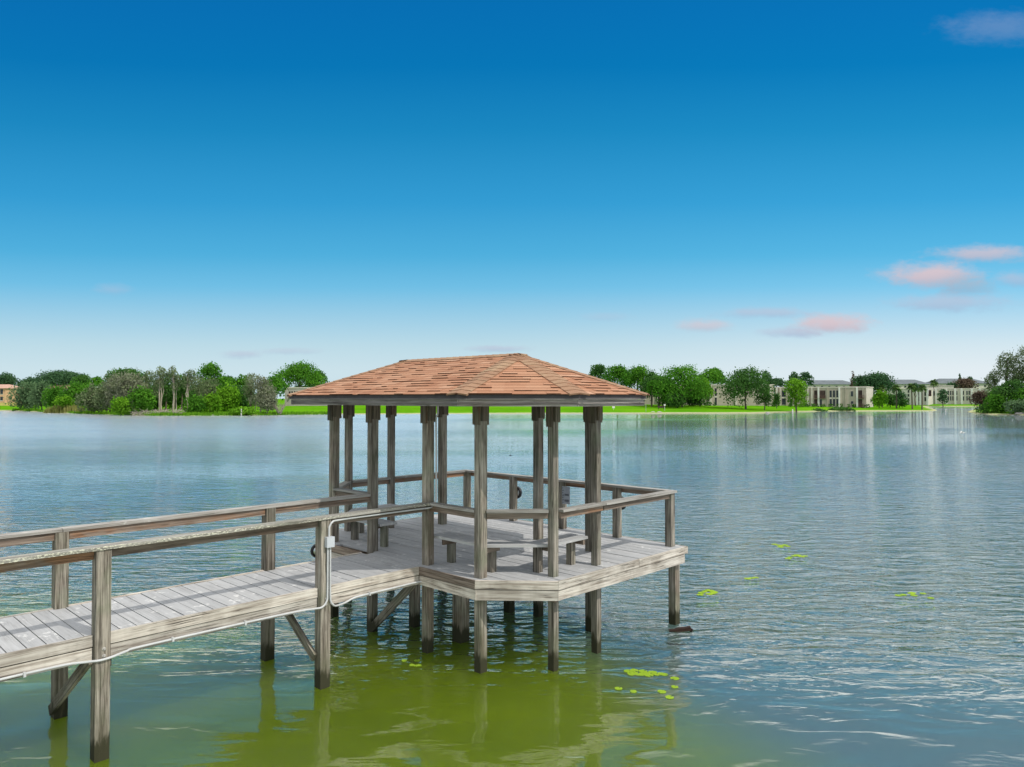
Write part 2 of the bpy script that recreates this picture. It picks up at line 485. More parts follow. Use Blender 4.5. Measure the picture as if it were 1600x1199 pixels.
# extra piles below the deck
for (u, v, w) in ((8.165, -9.03, .20), (8.13, -10.2, .14), (11.416, -6.985, .142), (11.416, -12.55, .142), (9.9, -9.6, .15)):
    m = MB(); m.bar(P(u, v, -1.6), P(u, v, ZD - .12), w, w, P(0, 1), segs=5, wob=.003)
    m.build('pile', M['post'], gaz)
m = MB(); m.bar(P(7.40, -10.47, .06), P(7.46, -9.35, 1.05), .05, .13); m.build('brace', M['post'], gaz)
# rail posts round the fishing deck
RPOST = [(11.36, -7.03), (11.40, -8.207), (11.40, -9.559), (11.40, -10.934), (11.40, -12.40)]
for (u, v) in RPOST + [(10.3, -12.46)]:
    m = MB(); m.bar(P(u, v, ZD - .02), P(u, v, ZR - .042), .125, .125, P(0, 1), segs=3, wob=.002)
    m.build('rail_post', M['post'], gaz)
# rails between the posts
def rail_seg(p, q, ga, gb, off=0.0, cap='capclean', capw=.14, bo=None):
    p, q = Vector(p), Vector(q); d = (q - p).normalized(); nrm = Vector((d.y, -d.x))
    c = Vector((9.4, VC))
    if (p - c).dot(nrm) < 0: nrm = -nrm
    a = p + d * ga + nrm * off; c2 = q - d * gb + nrm * off
    m = MB(); m.bar(zb(a, ZR - .02), zb(c2, ZR - .02), capw, .04, jit=.003); m.build('rail_cap', M[cap], gaz)
    o2 = off if bo is None else bo
    a = p + d * (ga + .005) + nrm * (o2 - off + off); a = p + d * (ga + .005) + nrm * o2; c2 = q - d * (gb + .005) + nrm * o2
    m = MB(); m.bar(zb(a, ZR - .088), zb(c2, ZR - .088), .042, .092, jit=.003); m.build('rail_board', M['rail'], gaz)
rail_seg(GP['nA'], GP['nB'], .069, .069)
rail_seg(GP['nB'], GP['nC'], .085, .075, .01)
rail_seg(GP['nC'], (GP['fC'][0] + .065, GP['fC'][1]), .062, .0, .075, capw=.15)
rail_seg((GP['fC'][0] + .075, GP['fC'][1]), (11.46, VC + vend), .0, .0, .075, capw=.15)
rail_seg((11.40, VC + vend), (11.40, -12.45), .003, .0, .0, bo=.07)
rail_seg((11.46, -12.45), (GP['fK'][0], GP['fK'][1]), .0, .062, .0)
rail_seg(GP['fK'], GP['nK'], .062, .062)
rail_seg(GP['nK'], GP['nJ'], .075, .085)
rail_seg(GP['nJ'], GP['nI'], .069, .069)

# --- roof
ZE, ZB, ZRG = 4.070, 3.893, 4.735
EV = []
cor = [(-2.05, -2.261), (-2.05, 2.261), (-.826, 3.42), (.826, 3.42), (2.05, 2.261), (2.05, -2.261), (.826, -3.42), (-.826, -3.42)]
cor = [(UC + a, VC + c) for a, c in cor]
RA, RB = (UC, VC + 1.475), (UC, VC - 1.475)
apex = [None, RA, RA, RA, None, RB, RB, RB]
def R3(p, z): return P(p[0], p[1], z)
roof = MB()
facets = []
for i in range(8):
    p, q = cor[i], cor[(i + 1) % 8]
    if i == 0: tops = (RB, RA)
    elif i == 4: tops = (RA, RB)
    else: tops = (RA,) if i in (1, 2, 3) else (RB,)
    facets.append((R3(p, ZE), R3(q, ZE), [R3(t, ZRG) for t in tops]))
    # sheathing
    pts = [R3(p, ZE), R3(q, ZE)] + ([R3(tops[1], ZRG), R3(tops[0], ZRG)] if len(tops) == 2 else [R3(tops[0], ZRG)])
    roof.face([x - Vector((0, 0, .012)) for x in pts], None, .3)
roof.face([R3(p, ZB + .035) for p in cor][::-1], None, .3, 1)     # soffit
# shingle courses with real butt thickness
CO = .136
for (e0, e1, tops) in facets:
    ex = (e1 - e0); L = ex.length; ex = ex / L
    mid_t = tops[0]
    up = (mid_t - e0) - ex * (mid_t - e0).dot(ex); H = up.length; up = up / H
    nrm = ex.cross(up)
    if nrm.z < 0: nrm = -nrm
    # left/right bounds along the slope
    lt = (tops[0] - e0).dot(ex); rt = (tops[-1] - e0).dot(ex)
    def lb(s): return lt * s / H
    def rb(s): return L + (rt - L) * s / H
    s = -.035; row = 0
    while s < H - .03:
        s2 = min(s + CO, H)
        x = lb(max(s, 0)) - .05 - rnd.random() * .28
        xr = rb(max(s, 0)) + .05
        while x < xr:
            w = rnd.choice((.13, .2, .26, .33)) * rnd.uniform(.85, 1.15)
            a0 = max(x, lb(s)); a1 = min(x + w, rb(s)); c0 = max(x, lb(s2)); c1 = min(x + w, rb(s2))
            if a1 > a0 + .002:
                if c1 < c0: c0 = c1 = min(max((c0 + c1) / 2, lb(s2)), rb(s2))
                hi = rnd.choice((.006, .007, .014, .017))
                A = e0 + ex * a0 + up * s + nrm * hi; B_ = e0 + ex * a1 + up * s + nrm * hi
                C_ = e0 + ex * c1 + up * s2 + nrm * .002; D_ = e0 + ex * c0 + up * s2 + nrm * .002
                tt = min(1, max(.15, rnd.gauss(.54, .14)))
                roof.face([A, B_, C_, D_], None, tt)
                roof.face([A - nrm * (hi + .004), B_ - nrm * (hi + .004), B_, A], None, 0 if hi > .01 else .10)  # butts coloured dark to draw the shadow lines between courses
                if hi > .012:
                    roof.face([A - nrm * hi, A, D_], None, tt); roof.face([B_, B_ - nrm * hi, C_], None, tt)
            x += w
        s = s2; row += 1
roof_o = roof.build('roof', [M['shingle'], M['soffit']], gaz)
# hip and ridge caps: overlapping bent pieces
def capline(p, q, n1, n2, name):
    p, q = Vector(p), Vector(q); d = (q - p).normalized(); L = (q - p).length
    n1, n2 = Vector(n1), Vector(n2)
    s1 = d.cross(n1).normalized(); s2 = d.cross(n2).normalized()
    m = MB(); up = (n1 + n2).normalized(); x = -.03; W = .155
    # s1 must point away from n2's side
    if s1.dot(n2) > 0: s1 = -s1
    if s2.dot(n1) > 0: s2 = -s2
    while x < L - .02:
        x2 = min(x + .17, L + .02)
        a, c = p + d * x, p + d * x2
        h0, h1 = .020, .013
        tt = min(1, max(0, rnd.gauss(.5, .28)))
        for sd, nn in ((s1, n1), (s2, n2)):
            m.face([a + up * h0, c + up * h1, c + sd * W + nn * (h1 - .002), a + sd * W + nn * h0], None, tt)
            m.face([a + up * h0, a + sd * W + nn * h0, a + sd * W, a], None, tt * .4)
            m.face([a + sd * W + nn * h0, c + sd * W + nn * h1, c + sd * W - nn * .01, a + sd * W - nn * .01], None, tt * .5)
        x = x2
    return m.build(name, M['hip'], roof_o)
fn = []
for (e0, e1, tops) in facets:
    nn = (e1 - e0).cross(tops[0] - e0).normalized()
    if nn.z < 0: nn = -nn
    fn.append(nn)
for i in range(8):
    c = cor[i]; t = RA if i in (1, 2, 3, 4) else RB
    capline(R3(c, ZE), R3(t, ZRG), fn[i - 1], fn[i], 'hip_cap')
capline(R3(RB, ZRG), R3(RA, ZRG), fn[0], fn[4], 'ridge_cap')
for i in range(8):
    p, q = Vector(cor[i]), Vector(cor[(i + 1) % 8])
    a, c = seg_in(p, q, .012)
    m = MB(); m.bar(zb(a, ZE - .040), zb(c, ZE - .040), .024, .078); m.build('drip_trim', M['trim'], roof_o)
    a, c = seg_in(p, q, .006)
    m = MB(); m.bar(zb(a, ZE - .078), zb(c, ZE - .078), .032, .010); m.build('trim_lip', M['capclean'], roof_o)  # pale lip colour stands in for light caught along the trim's lower edge
    a, c = seg_in(p, q, .045)
    m = MB(); m.bar(zb(a, ZB + .044), zb(c, ZB + .044), .036, .092, jit=.002); m.build('fascia', M['fasc'], roof_o)
m = MB()
for i in range(8):
    p, q = Vector(cor[i]), Vector(cor[(i + 1) % 8])
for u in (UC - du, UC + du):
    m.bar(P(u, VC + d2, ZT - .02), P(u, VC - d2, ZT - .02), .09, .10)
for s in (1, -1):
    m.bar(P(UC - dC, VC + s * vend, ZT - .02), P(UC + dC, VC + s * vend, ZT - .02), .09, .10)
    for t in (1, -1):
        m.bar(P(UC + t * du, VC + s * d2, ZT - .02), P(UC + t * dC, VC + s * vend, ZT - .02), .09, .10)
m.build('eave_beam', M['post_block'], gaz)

# --- benches
ZS = ZD + .455
def bench(sgn, label):
    def Q(du_, dv_, z): return P(UC + du_, VC + sgn * dv_, z)
    th = empty('bench', Q(-.5, 2.0, ZD), label, 'bench', 'grey plank benches under the gazebo roof')
    # outer and inner corner lines of the seat
    outer = [(-1.21, .67), (-1.21, 1.90), (-.50, 2.585), (.44, 2.585)]
    wd = .37; t = math.tan(math.radians(22.5)) * wd
    inner = [(-1.21 + wd, .67), (-1.21 + wd, 1.90 - t), (-.50 + t, 2.585 - wd), (.44, 2.585 - wd)]
    for i in range(3):
        m = MB()
        for k in range(3):
            f0, f1 = k / 3 + .008, (k + 1) / 3 - .008
            L = lambda a, c, f: (a[0] + (c[0] - a[0]) * f, a[1] + (c[1] - a[1]) * f)
            a0, a1 = L(outer[i], inner[i], f0), L(outer[i], inner[i], f1)
            b0, b1 = L(outer[i + 1], inner[i + 1], f0), L(outer[i + 1], inner[i + 1], f1)
            m.hexa([Q(*a0, ZS - .04), Q(*a1, ZS - .04), Q(*a1, ZS), Q(*a0, ZS), Q(*b0, ZS - .04), Q(*b1, ZS - .04), Q(*b1, ZS), Q(*b0, ZS)], jit=.002)
        m.build('seat', M['seat'], th)
    for (a, c) in ((-.95, .90), (-.95, 1.82), (-.47, 2.33), (.28, 2.36)):
        m = MB(); m.bar(Q(a, c, ZD), Q(a, c, ZS - .042), .105, .105, P(0, 1)); m.build('leg', M['post'], th)
        m = MB()
        if c < 1.9: m.bar(Q(-1.20, c + .075, ZS - .085), Q(-.87, c + .075, ZS - .085), .042, .085)
        else: m.bar(Q(a + .075, 2.23, ZS - .085), Q(a + .075, 2.57, ZS - .085), .042, .085)
        m.build('support', M['rimdark'], th)
    return th
bench(1, 'grey bench bending round the near right end of the gazebo')
bench(-1, 'grey bench at the far left end of the gazebo, beyond the boardwalk rails')

# --- electrical conduit
con = empty('electrical_conduit', P(5.56, PN + .1, ZD), 'pale grey conduit with a junction box clipped along the near side of the boardwalk', 'conduit')
vp = EDGE_N + .022; vpost = PN + PW / 2 + .02
def smooth_path(pts, n=5):
    out = []
    pts = [Vector(p) for p in pts]
    for i in range(len(pts) - 1):
        p0 = pts[max(i - 1, 0)]; p1 = pts[i]; p2 = pts[i + 1]; p3 = pts[min(i + 2, len(pts) - 1)]
        for k in range(n):
            t = k / n
            out.append(.5 * ((2 * p1) + (-p0 + p2) * t + (2 * p0 - 5 * p1 + 4 * p2 - p3) * t * t + (-p0 + 3 * p1 - 3 * p2 + p3) * t ** 3))
    out.append(pts[-1]); return out
zl = ZD - .235
m = MB()
m.tube(smooth_path([P(W0, vp, zl), P(.5, vp, zl), P(2.2, vp, zl + .005), P(2.55, vp + .03, zl - .01), P(2.68, vpost, zl - .015), P(2.80, vpost, zl - .01), P(2.98, vp + .03, zl + .005), P(3.15, vp, zl + .01), P(4.3, vp, zl + .008), P(5.1, vp + .01, zl), P(5.36, vp + .05, zl - .005), P(5.475, vpost, zl + .0), P(5.545, vpost, zl + .07), P(5.555, vpost, zl + .17), P(5.556, vpost, ZD + .3), P(5.557, vpost, ZD + .58)]), .0135, 8)
m.build('pipe', M['pvc'], con, smooth=True)
m = MB()
m.tube(smooth_path([P(5.597, vpost, ZD + .58), P(5.598, vpost, ZD + .2), P(5.60, vpost, zl + .16), P(5.61, vpost, zl + .05), P(5.66, vpost, zl - .015), P(5.74, vp + .03, zl - .04), P(5.87, vp + .01, zl - .035), P(6.02, vp, zl + .0), P(6.15, vp, zl + .01), P(6.7, vp, zl + .015), P(7.12, vp, zl + .02), P(7.28, vp + .03, zl + .02), P(7.30, vp + .11, zl + .02)]), .0135, 8)
m.build('pipe', M['pvc'], con, smooth=True)
m = MB()
zc = ZR - .075
m.tube(smooth_path([P(5.577, vpost, ZD + .70), P(5.577, vpost, ZD + .82), P(5.585, vpost, zc - .06), P(5.63, vpost, zc - .005), P(5.72, vpost - .02, zc + .005), P(6.2, PN + .062, zc + .005), P(7.2, PN + .062, zc + .0), P(7.36, PN + .085, zc + .0), P(7.47, PN + .09, zc + .03), P(7.515, PN + .09, ZR + .10), P(7.52, PN + .085, ZR + .3), P(7.52, PN + .085, 3.2), P(7.515, PN + .085, 3.66), P(7.51, PN + .13, 3.76), P(7.51, PN + .13, 3.97)]), .0135, 8)
m.build('pipe', M['pvc'], con, smooth=True)
m = MB()
m.bar(P(5.577, vpost + .005, ZD + .575), P(5.577, vpost + .005, ZD + .715), .115, .07, P(1, 0))
m.bar(P(5.577, vpost + .043, ZD + .573), P(5.577, vpost + .043, ZD + .717), .120, .008, P(1, 0))
m.build('junction_box', M['jbox'], con)
m = MB()
for (u, z) in ((2.0, zl), (3.5, zl + .01), (4.4, zl + .008), (6.3, zl + .012), (1.1, zl)):
    m.bar(P(u - .012, vp + .002, z), P(u + .012, vp + .002, z), .045, .046, P(0, 1))
m.build('strap', M['pvc'], con)

# --- round dock lamps on the posts
def dock_lamp(u, v, z, ax, label, sc=1.0):
    base = P(u, v, z); ax = Vector(ax).normalized()
    th = empty('dock_lamp', base, label, 'lamp', 'round black dock lamps fixed to the posts')
    m = MB()
    a = ax.orthogonal().normalized(); b_ = ax.cross(a); c = base + ax * .05; R_, r_ = .108 * sc, .026 * sc; n1, n2 = 22, 8
    ring = [[c + (a * math.cos(t) + b_ * math.sin(t)) * (R_ + r_ * math.cos(q)) + ax * r_ * 1.5 * math.sin(q) for q in [2 * math.pi * k / n2 for k in range(n2)]] for t in [2 * math.pi * k / n1 for k in range(n1)]]
    for p in range(n1):
        for q in range(n2):
            m.face([ring[p][q], ring[(p + 1) % n1][q], ring[(p + 1) % n1][(q + 1) % n2], ring[p][(q + 1) % n2]])
    m.build('rim', M['black'], th, smooth=True)
    m = MB(); m.lathe(base, [(.03 * sc, 0), (.06 * sc, .012), (.095 * sc, .035), (.095 * sc, .055), (.06 * sc, .075), (.01, .082)], ax, 18); m.build('lens', M['chrome'], th, smooth=True)
    return th
dock_lamp(11.40 + .064, -10.934, ZD + .60, P(1, 0), 'round black lamp on the far rail post, seen between the two front corner posts')
dock_lamp(11.40 + .064, -8.207, ZD + .64, P(1, 0), 'round black lamp on the rail post just left of the outer right deck corner')
dock_lamp(5.54 - .02, PN - PW / 2 - .002, ZD + .50, P(0, -1), 'black lamp on the boardwalk post that carries the junction box', .72)

# --- sign on the far rail
sg = empty('sign_board', P(11.33, -9.49, ZD + .6), 'small grey sign with dark ruler marks and print on the far rail post', 'sign')
zs0, zs1 = ZD + .52, ZD + .87
m = MB(); m.bar(P(11.325, -9.40, zs0), P(11.325, -9.40, zs1), .008, .20, P(1, 0)); m.build('plate', M['signgrey'], sg)
m = MB()
for k in range(7):
    z = zs0 + .025 + k * .048
    m.bar(P(11.3185, -9.485, z), P(11.3185, -9.485 + (.030 if k % 2 else .018), z + .008), .002, .016, P(1, 0))
m.build('ruler_marks', M['ink'], sg)
m = MB()
for (z, n_) in ((zs0 + .20, 4), (zs0 + .085, 4)):
    for r in range(3):
        x = -9.43
        for k in range(n_):
            w = rnd.uniform(.015, .03)
            m.bar(P(11.3185, x, z - r * .014), P(11.3185, x + w, z - r * .014), .002, .009, P(1, 0)); x += w + .006
m.build('print', M['ink'], sg)

# --- floating broken timber by the corner pile
o = MB(); c0 = on_water(1044, 983.5); c1 = on_water(1077, 984)
o.bar(c0 + Vector((0, 0, -.01)), c1 + Vector((0, 0, .055)), .09, .055, jit=.008, segs=4, wob=.006)
o.bar(c1 + Vector((-.05, .02, .05)), c1 + Vector((.02, -.03, .02)), .03, .06, jit=.006)
tag(o.build('floating_timber', M['wetwood'], None, loc=c0), 'dark wet piece of broken timber floating at the foot of the outer corner pile', 'timber')

# ------------------------------------------------------------------ water
def water_mat():
    m, nt, out = newmat('lake_water'); n = N(nt)
    pos = n.add('ShaderNodeNewGeometry').outputs['Position']
    sep = n.add('ShaderNodeSeparateXYZ'); n.link(pos, sep.inputs[0])
    y = sep.outputs[1]; x = sep.outputs[0]
    rot = (0, 0, math.radians(24))
    w1 = n.noise(n.mapping(pos, (.85, 2.6, 1), rot=rot), 1, 2.6, .5, .9)
    w2 = n.noise(n.mapping(pos, (4.2, 7.0, 1), (3, 1, 0), (0, 0, math.radians(-16))), 1, 2.5, .5, .9)
    w3 = n.noise(n.mapping(pos, (.30, .62, 1), (7, 2, 0), (0, 0, math.radians(-14))), 1, 2, .5, .5)
    patch = n.noise(n.mapping(pos, (.035, .055, 1)), 1, 3, .55)
    # wind ripples build up away from the sheltered near shore
    shel = n.math('ADD', y, n.math('MULTIPLY', x, .12))
    wind = n.step(shel, 8.8, 14.5); wbase = wind
    wind = n.math('MULTIPLY', wind, n.math('ADD', .55, n.math('MULTIPLY', n.step(patch, .35, .65), .75)))
    fade = n.math('SUBTRACT', 1, n.step(n.math('SUBTRACT', y, n.math('MULTIPLY', x, .6)), 18, 48))
    band = n.step(n.noise(n.mapping(pos, (.007, .040, 1), (4, 2, 0)), 1, 3, .5), .47, .62)
    wind2 = n.math('MULTIPLY', wind, n.math('ADD', n.math('ADD', .02, n.math('MULTIPLY', n.math('MULTIPLY', band, n.math('SUBTRACT', 1, fade)), .20)), n.math('MULTIPLY', fade, .95)))
    h = n.math('ADD', n.math('MULTIPLY', w1, n.math('ADD', .009, n.math('MULTIPLY', wind2, .21))),
        n.math('ADD', n.math('MULTIPLY', w2, n.math('ADD', .0008, n.math('MULTIPLY', wind2, .042))),
               n.math('MULTIPLY', w3, n.math('ADD', .004, n.math('ADD', n.math('MULTIPLY', fade, .030), n.math('MULTIPLY', n.math('SUBTRACT', 1, wbase), .045))))))
    bn = n.add('ShaderNodeBump'); bn.inputs['Strength'].default_value = 1.0; bn.inputs['Distance'].default_value = 1.0
    n.link(h, bn.inputs['Height'])
    nrm = bn.outputs[0]
    fr = n.add('ShaderNodeFresnel'); fr.inputs[0].default_value = 2.2; n.link(nrm, fr.inputs['Normal'])
    mur = n.noise(n.mapping(pos, (.25, .25, 1)), 1, 4, .6)
    body = n.mix(n.step(mur, .3, .7), (.070, .112, .0005), (.100, .150, .001))
    # sky reflection put into the body colour: bluer away from the gazebo
    ow = n.math('MAXIMUM', n.step(n.math('ADD', y, n.math('MULTIPLY', x, 1.9)), 11.5, 16), n.step(n.math('ADD', y, n.math('MULTIPLY', x, .12)), 11.2, 15.5))
    body = n.mix(ow, body, n.mix(n.step(y, 10, 32), (.055, .098, .088), (.070, .130, .155)))
    d = n.add('ShaderNodeSubsurfaceScattering'); d.falloff = 'BURLEY'; n.link(body, d.inputs['Color'])
    d.inputs['Scale'].default_value = 1.0; d.inputs['Radius'].default_value = (2.6, 3.0, 2.0)
    g = n.add('ShaderNodeBsdfGlossy'); n.link(nrm, g.inputs['Normal'])
    # wind-roughened skin on the open left side
    rz = n.math('MULTIPLY', n.step(n.math('SUBTRACT', n.math('MULTIPLY', y, -.02), x), -6, 14), n.step(y, 25, 90))
    n.link(n.math('ADD', .02, n.math('MULTIPLY', rz, .16)), g.inputs['Roughness'])
    g.inputs[0].default_value = (1, 1, 1, 1)
    mx = n.add('ShaderNodeMixShader'); n.link(fr.outputs[0], mx.inputs[0]); n.link(d.outputs[0], mx.inputs[1])
    # micro-ripples: a broad sheen beside the sharp reflection
    g2 = n.add('ShaderNodeBsdfGlossy'); g2.inputs['Roughness'].default_value = .46; n.link(nrm, g2.inputs['Normal']); g2.inputs[0].default_value = (1, 1, 1, 1)
    mg = n.add('ShaderNodeMixShader'); n.link(n.math('ADD', n.math('ADD', .06, n.math('MULTIPLY', n.math('SUBTRACT', 1, wbase), .08)), n.math('MULTIPLY', rz, .16)), mg.inputs[0]); n.link(g.outputs[0], mg.inputs[1]); n.link(g2.outputs[0], mg.inputs[2])
    n.link(mg.outputs[0], mx.inputs[2])
    n.link(mx.outputs[0], out.inputs[0])
    return m
wm = MB(); S = 5000
wm.face([(-S, -S, 0), (S, -S, 0), (S, S, 0), (-S, S, 0)])
tag(wm.build('lake_water', water_mat()), 'wide lake with wind ripples and green water around the gazebo', 'lake', kind='structure')

# ------------------------------------------------------------------ lily pads
M['pad'] = leafmat('lily_pad_leaf', (.19, .32, .02), (.32, .46, .05), None, .1)
def pad_mesh(seed):
    r_ = random.Random(seed); m = MB(); n_ = 18; pts = []
    for k in range(n_ + 1):
        a = .22 + (2 * math.pi - .44) * k / n_
        r = 1 * (1 + r_.uniform(-.05, .05))
        pts.append(Vector((r * math.cos(a), r * math.sin(a), r_.uniform(0, .12))))
    c = Vector((.12, 0, .02))
    for k in range(n_):
        m.face([c, pts[k], pts[k + 1]], None, .4 + .3 * r_.random())
    for k in range(n_):
        m.face([pts[k + 1], pts[k], pts[k] - Vector((0, 0, .12)), pts[k + 1] - Vector((0, 0, .12))], None, .3)
    o = m.build('lily_pad', M['pad'], None, (0, 0, 0)); me = o.data; bpy.data.objects.remove(o); return me
PADS = [pad_mesh(s) for s in range(4)]
clusters = [
    ('lily pad in the dense patch off the right side of the gazebo deck', 'lily pads in the patch off the gazebo\'s right side',
     [(980, 1046), (989, 1045), (995, 1050), (1003, 1046), (1006, 1049), (1012, 1052), (1018, 1048), (1024, 1051), (1031, 1050), (1036, 1051), (1052, 1057), (1052, 1070), (965, 1072.5), (988, 1077), (1032, 1077.5), (1044, 1086), (985, 1050), (1000, 1051)], .075),
    ('lily pad in the little cluster just right of the floating broken timber', 'lily pads right of the broken timber',
     [(1094, 925), (1099, 923), (1104, 921), (1109, 922), (1114, 924), (1106, 927), (1092, 928), (1112, 926)], .09),
    ('lily pad in the upper of the two distant clusters right of the deck corner', 'lily pads in the upper distant cluster',
     [(1208, 850), (1213, 851), (1219, 852), (1225, 851), (1217, 854), (1229, 853)], .11),
    ('lily pad in the lower of the two distant clusters right of the deck corner', 'lily pads in the lower distant cluster',
     [(1232, 870), (1238, 868), (1244, 867), (1250, 869), (1256, 868), (1229, 872)], .11),
    ('lily pad in the sparse cluster far to the right on the open blue water', 'lily pads in the sparse right-hand cluster',
     [(1400, 929), (1408, 928), (1420, 926), (1424, 929), (1422, 925), (1450, 933), (1438, 926)], .09),
    ('pale lily pad in the short row between the broken timber and the distant clusters', 'lily pads in the short pale row',
     [(1166, 903), (1173, 902), (1179, 901.5)], .09),
    ('lily pad in the tiny group beside the near boardwalk corner post of the gazebo', 'lily pads beside the gazebo\'s boardwalk corner',
     [(633, 1029.5), (653, 1029.5), (645, 1036.5), (651, 1037.5), (656, 1037)], .055),
    ('small lily pad floating beneath the walkway rail board, seen just under its edge', 'lily pads beneath the boardwalk edge', [(284, 997), (290, 996)], .05)]
for lab, grp, pts, r in clusters:
    for (px, py) in pts:
        o = bpy.data.objects.new('lily_pad', PADS[rnd.randrange(4)])
        col.objects.link(o)
        w = on_water(px, py); rr = r * rnd.uniform(.58, .90)
        o.location = (w.x, w.y, .006); o.scale = (rr, rr, .035 * rnd.uniform(.8, 1.3)); o.rotation_euler = (0, 0, rnd.uniform(0, 6.28))
        tag(o, lab, 'lily pad', grp)

# ------------------------------------------------------------------ far shore
shore_px = [(-900, 262), (-400, 250), (-100, 245), (0, 240), (40, 233), (75, 214), (127, 192), (180, 180), (240, 170), (300, 170), (375, 172), (450, 179), (520, 184),
            (700, 190), (850, 195), (1000, 197), (1100, 200), (1180, 201), (1215, 211), (1290, 231), (1400, 236), (1462, 236.5), (1459, 262), (1449, 320), (1446, 372),
            (1500, 374), (1524, 370), (1529, 300), (1514, 215), (1518, 196), (1545, 185), (1600, 178), (1700, 172), (1900, 170), (2500, 165)]
poly = [at(p, D) for p, D in shore_px] + [at(2500, 4500), at(-900, 4500)]
PX = np.array([p.x for p in poly]); PY = np.array([p.y for p in poly])
def sdist(X, Y):
    X = np.asarray(X, float); Y = np.asarray(Y, float)
    inside = np.zeros(X.shape, bool); dm = np.full(X.shape, 1e9)
    n_ = len(PX)
    for i in range(n_):
        j = (i + 1) % n_
        x0, y0, x1, y1 = PX[i], PY[i], PX[j], PY[j]
        cond = ((y0 > Y) != (y1 > Y))
        with np.errstate(divide='ignore', invalid='ignore'):
            xi = (x1 - x0) * (Y - y0) / (y1 - y0 + 1e-12) + x0
        inside ^= cond & (X < xi)
        dx, dy = x1 - x0, y1 - y0
        t = np.clip(((X - x0) * dx + (Y - y0) * dy) / (dx * dx + dy * dy), 0, 1)
        dm = np.minimum(dm, np.hypot(X - x0 - t * dx, Y - y0 - t * dy))
    return np.where(inside, dm, -dm)
def terr(X, Y):
    d = sdist(X, Y)
    w = .8 * np.sin(X * .31) * np.sin(Y * .27 + 1) + .5 * np.sin(X * .9 + Y * .4)
    d = d + w
    h = np.interp(d, [-30, -4, 0, 1.2, 8, 30, 60, 140, 400], [-2, -.8, 0, .22, .55, 1.45, 1.95, 2.5, 3.2])
    h = h + np.where(d > 3, .10 * np.sin(X * .11 + 1) * np.sin(Y * .09), 0)
    return h
def ground(x, y): return float(terr(np.array([x]), np.array([y]))[0])
cols = list(range(-900, -60, 40)) + list(np.arange(-60, 1680, 5)) + list(range(1680, 2500, 40))
rows = list(np.arange(158, 300, 1.5)) + list(np.arange(300, 480, 5)) + [500, 540, 600, 700, 850, 1100, 1600, 2500, 4400]
A, B_ = np.meshgrid(np.array(cols, float), np.array(rows, float))
X = (A - 800) / F_PX * B_; Y = B_
Z = terr(X.ravel(), Y.ravel()).reshape(X.shape)
nr, nc = X.shape
verts = np.stack([X.ravel(), Y.ravel(), Z.ravel()], 1)
faces = [(r * nc + c, r * nc + c + 1, (r + 1) * nc + c + 1, (r + 1) * nc + c) for r in range(nr - 1) for c in range(nc - 1)
         if max(Z[r, c], Z[r, c + 1], Z[r + 1, c], Z[r + 1, c + 1]) > -.9]
me = bpy.data.meshes.new('far_shore'); me.from_pydata(verts.tolist(), [], faces)
me.polygons.foreach_set('use_smooth', [True] * len(faces)); me.update()
def lawn_mat():
    m, nt, out = newmat('lawn'); n = N(nt)
    pos = n.add('ShaderNodeNewGeometry').outputs['Position']
    sep = n.add('ShaderNodeSeparateXYZ'); n.link(pos, sep.inputs[0])
    a = n.noise(pos, .07, 4, .6); c = n.noise(pos, 1.2, 5, .7); st = n.noise(n.mapping(pos, (.02, .25, 1)), 1, 4, .6)
    base = n.mix(n.step(a, .3, .7), (.074, .232, .006), (.122, .305, .008))
    base = n.mix(n.math('MULTIPLY', n.step(c, .35, .7), .5), base, (.042, .165, .004))
    base = n.mix(n.math('MULTIPLY', n.step(st, .52, .66), .35), base, (.22, .30, .03))
    zz = n.math('ADD', sep.outputs[2], n.math('MULTIPLY', n.math('SUBTRACT', c, .5), .25))
    base = n.mix(n.math('SUBTRACT', 1, n.step(zz, .12, .30)), base, (.36, .36, .20))
    n.link(n.principled(base, .95, n.bump(c, .6, .08), 0.0), out.inputs[0])
    return m
me.materials.append(lawn_mat())
go = bpy.data.objects.new('ground', me); col.objects.link(go)
tag(go, 'bright green lawn and wooded bank along the far side of the lake', 'ground', kind='structure')

# ------------------------------------------------------------------ vegetation
L = {}
L['oak'] = leafmat('oak_leaves', (.026, .080, .022), (.105, .235, .048))
L['green'] = leafmat('green_leaves', (.026, .105, .014), (.130, .330, .030))
L['bright'] = leafmat('bright_leaves', (.050, .170, .010), (.21, .43, .030))
L['dark'] = leafmat('far_dark_leaves', (.034, .085, .044), (.092, .185, .075))
L['olive'] = leafmat('olive_grey_leaves', (.066, .104, .046), (.220, .290, .130), (.215, .22, .135))
L['grey'] = leafmat('dry_grey_leaves', (.12, .13, .083), (.33, .355, .235), (.18, .24, .10))
L['willow'] = leafmat('willow_leaves', (.058, .115, .052), (.18, .28, .13))
L['reed'] = leafmat('reed_leaves', (.15, .18, .04), (.38, .37, .13))
L['brown'] = leafmat('brown_leaves', (.080, .055, .040), (.20, .15, .110))
L['palm'] = leafmat('palm_leaves', (.040, .090, .028), (.16, .26, .070))
M['bark'] = wood('tree_bark', (.16, .13, .10), (.06, .048, .036), (.12, .09, .06), .4, .4)
M['palebark'] = wood('pale_tree_bark', (.50, .45, .37), (.22, .19, .15), (.38, .31, .22), .4, .3)

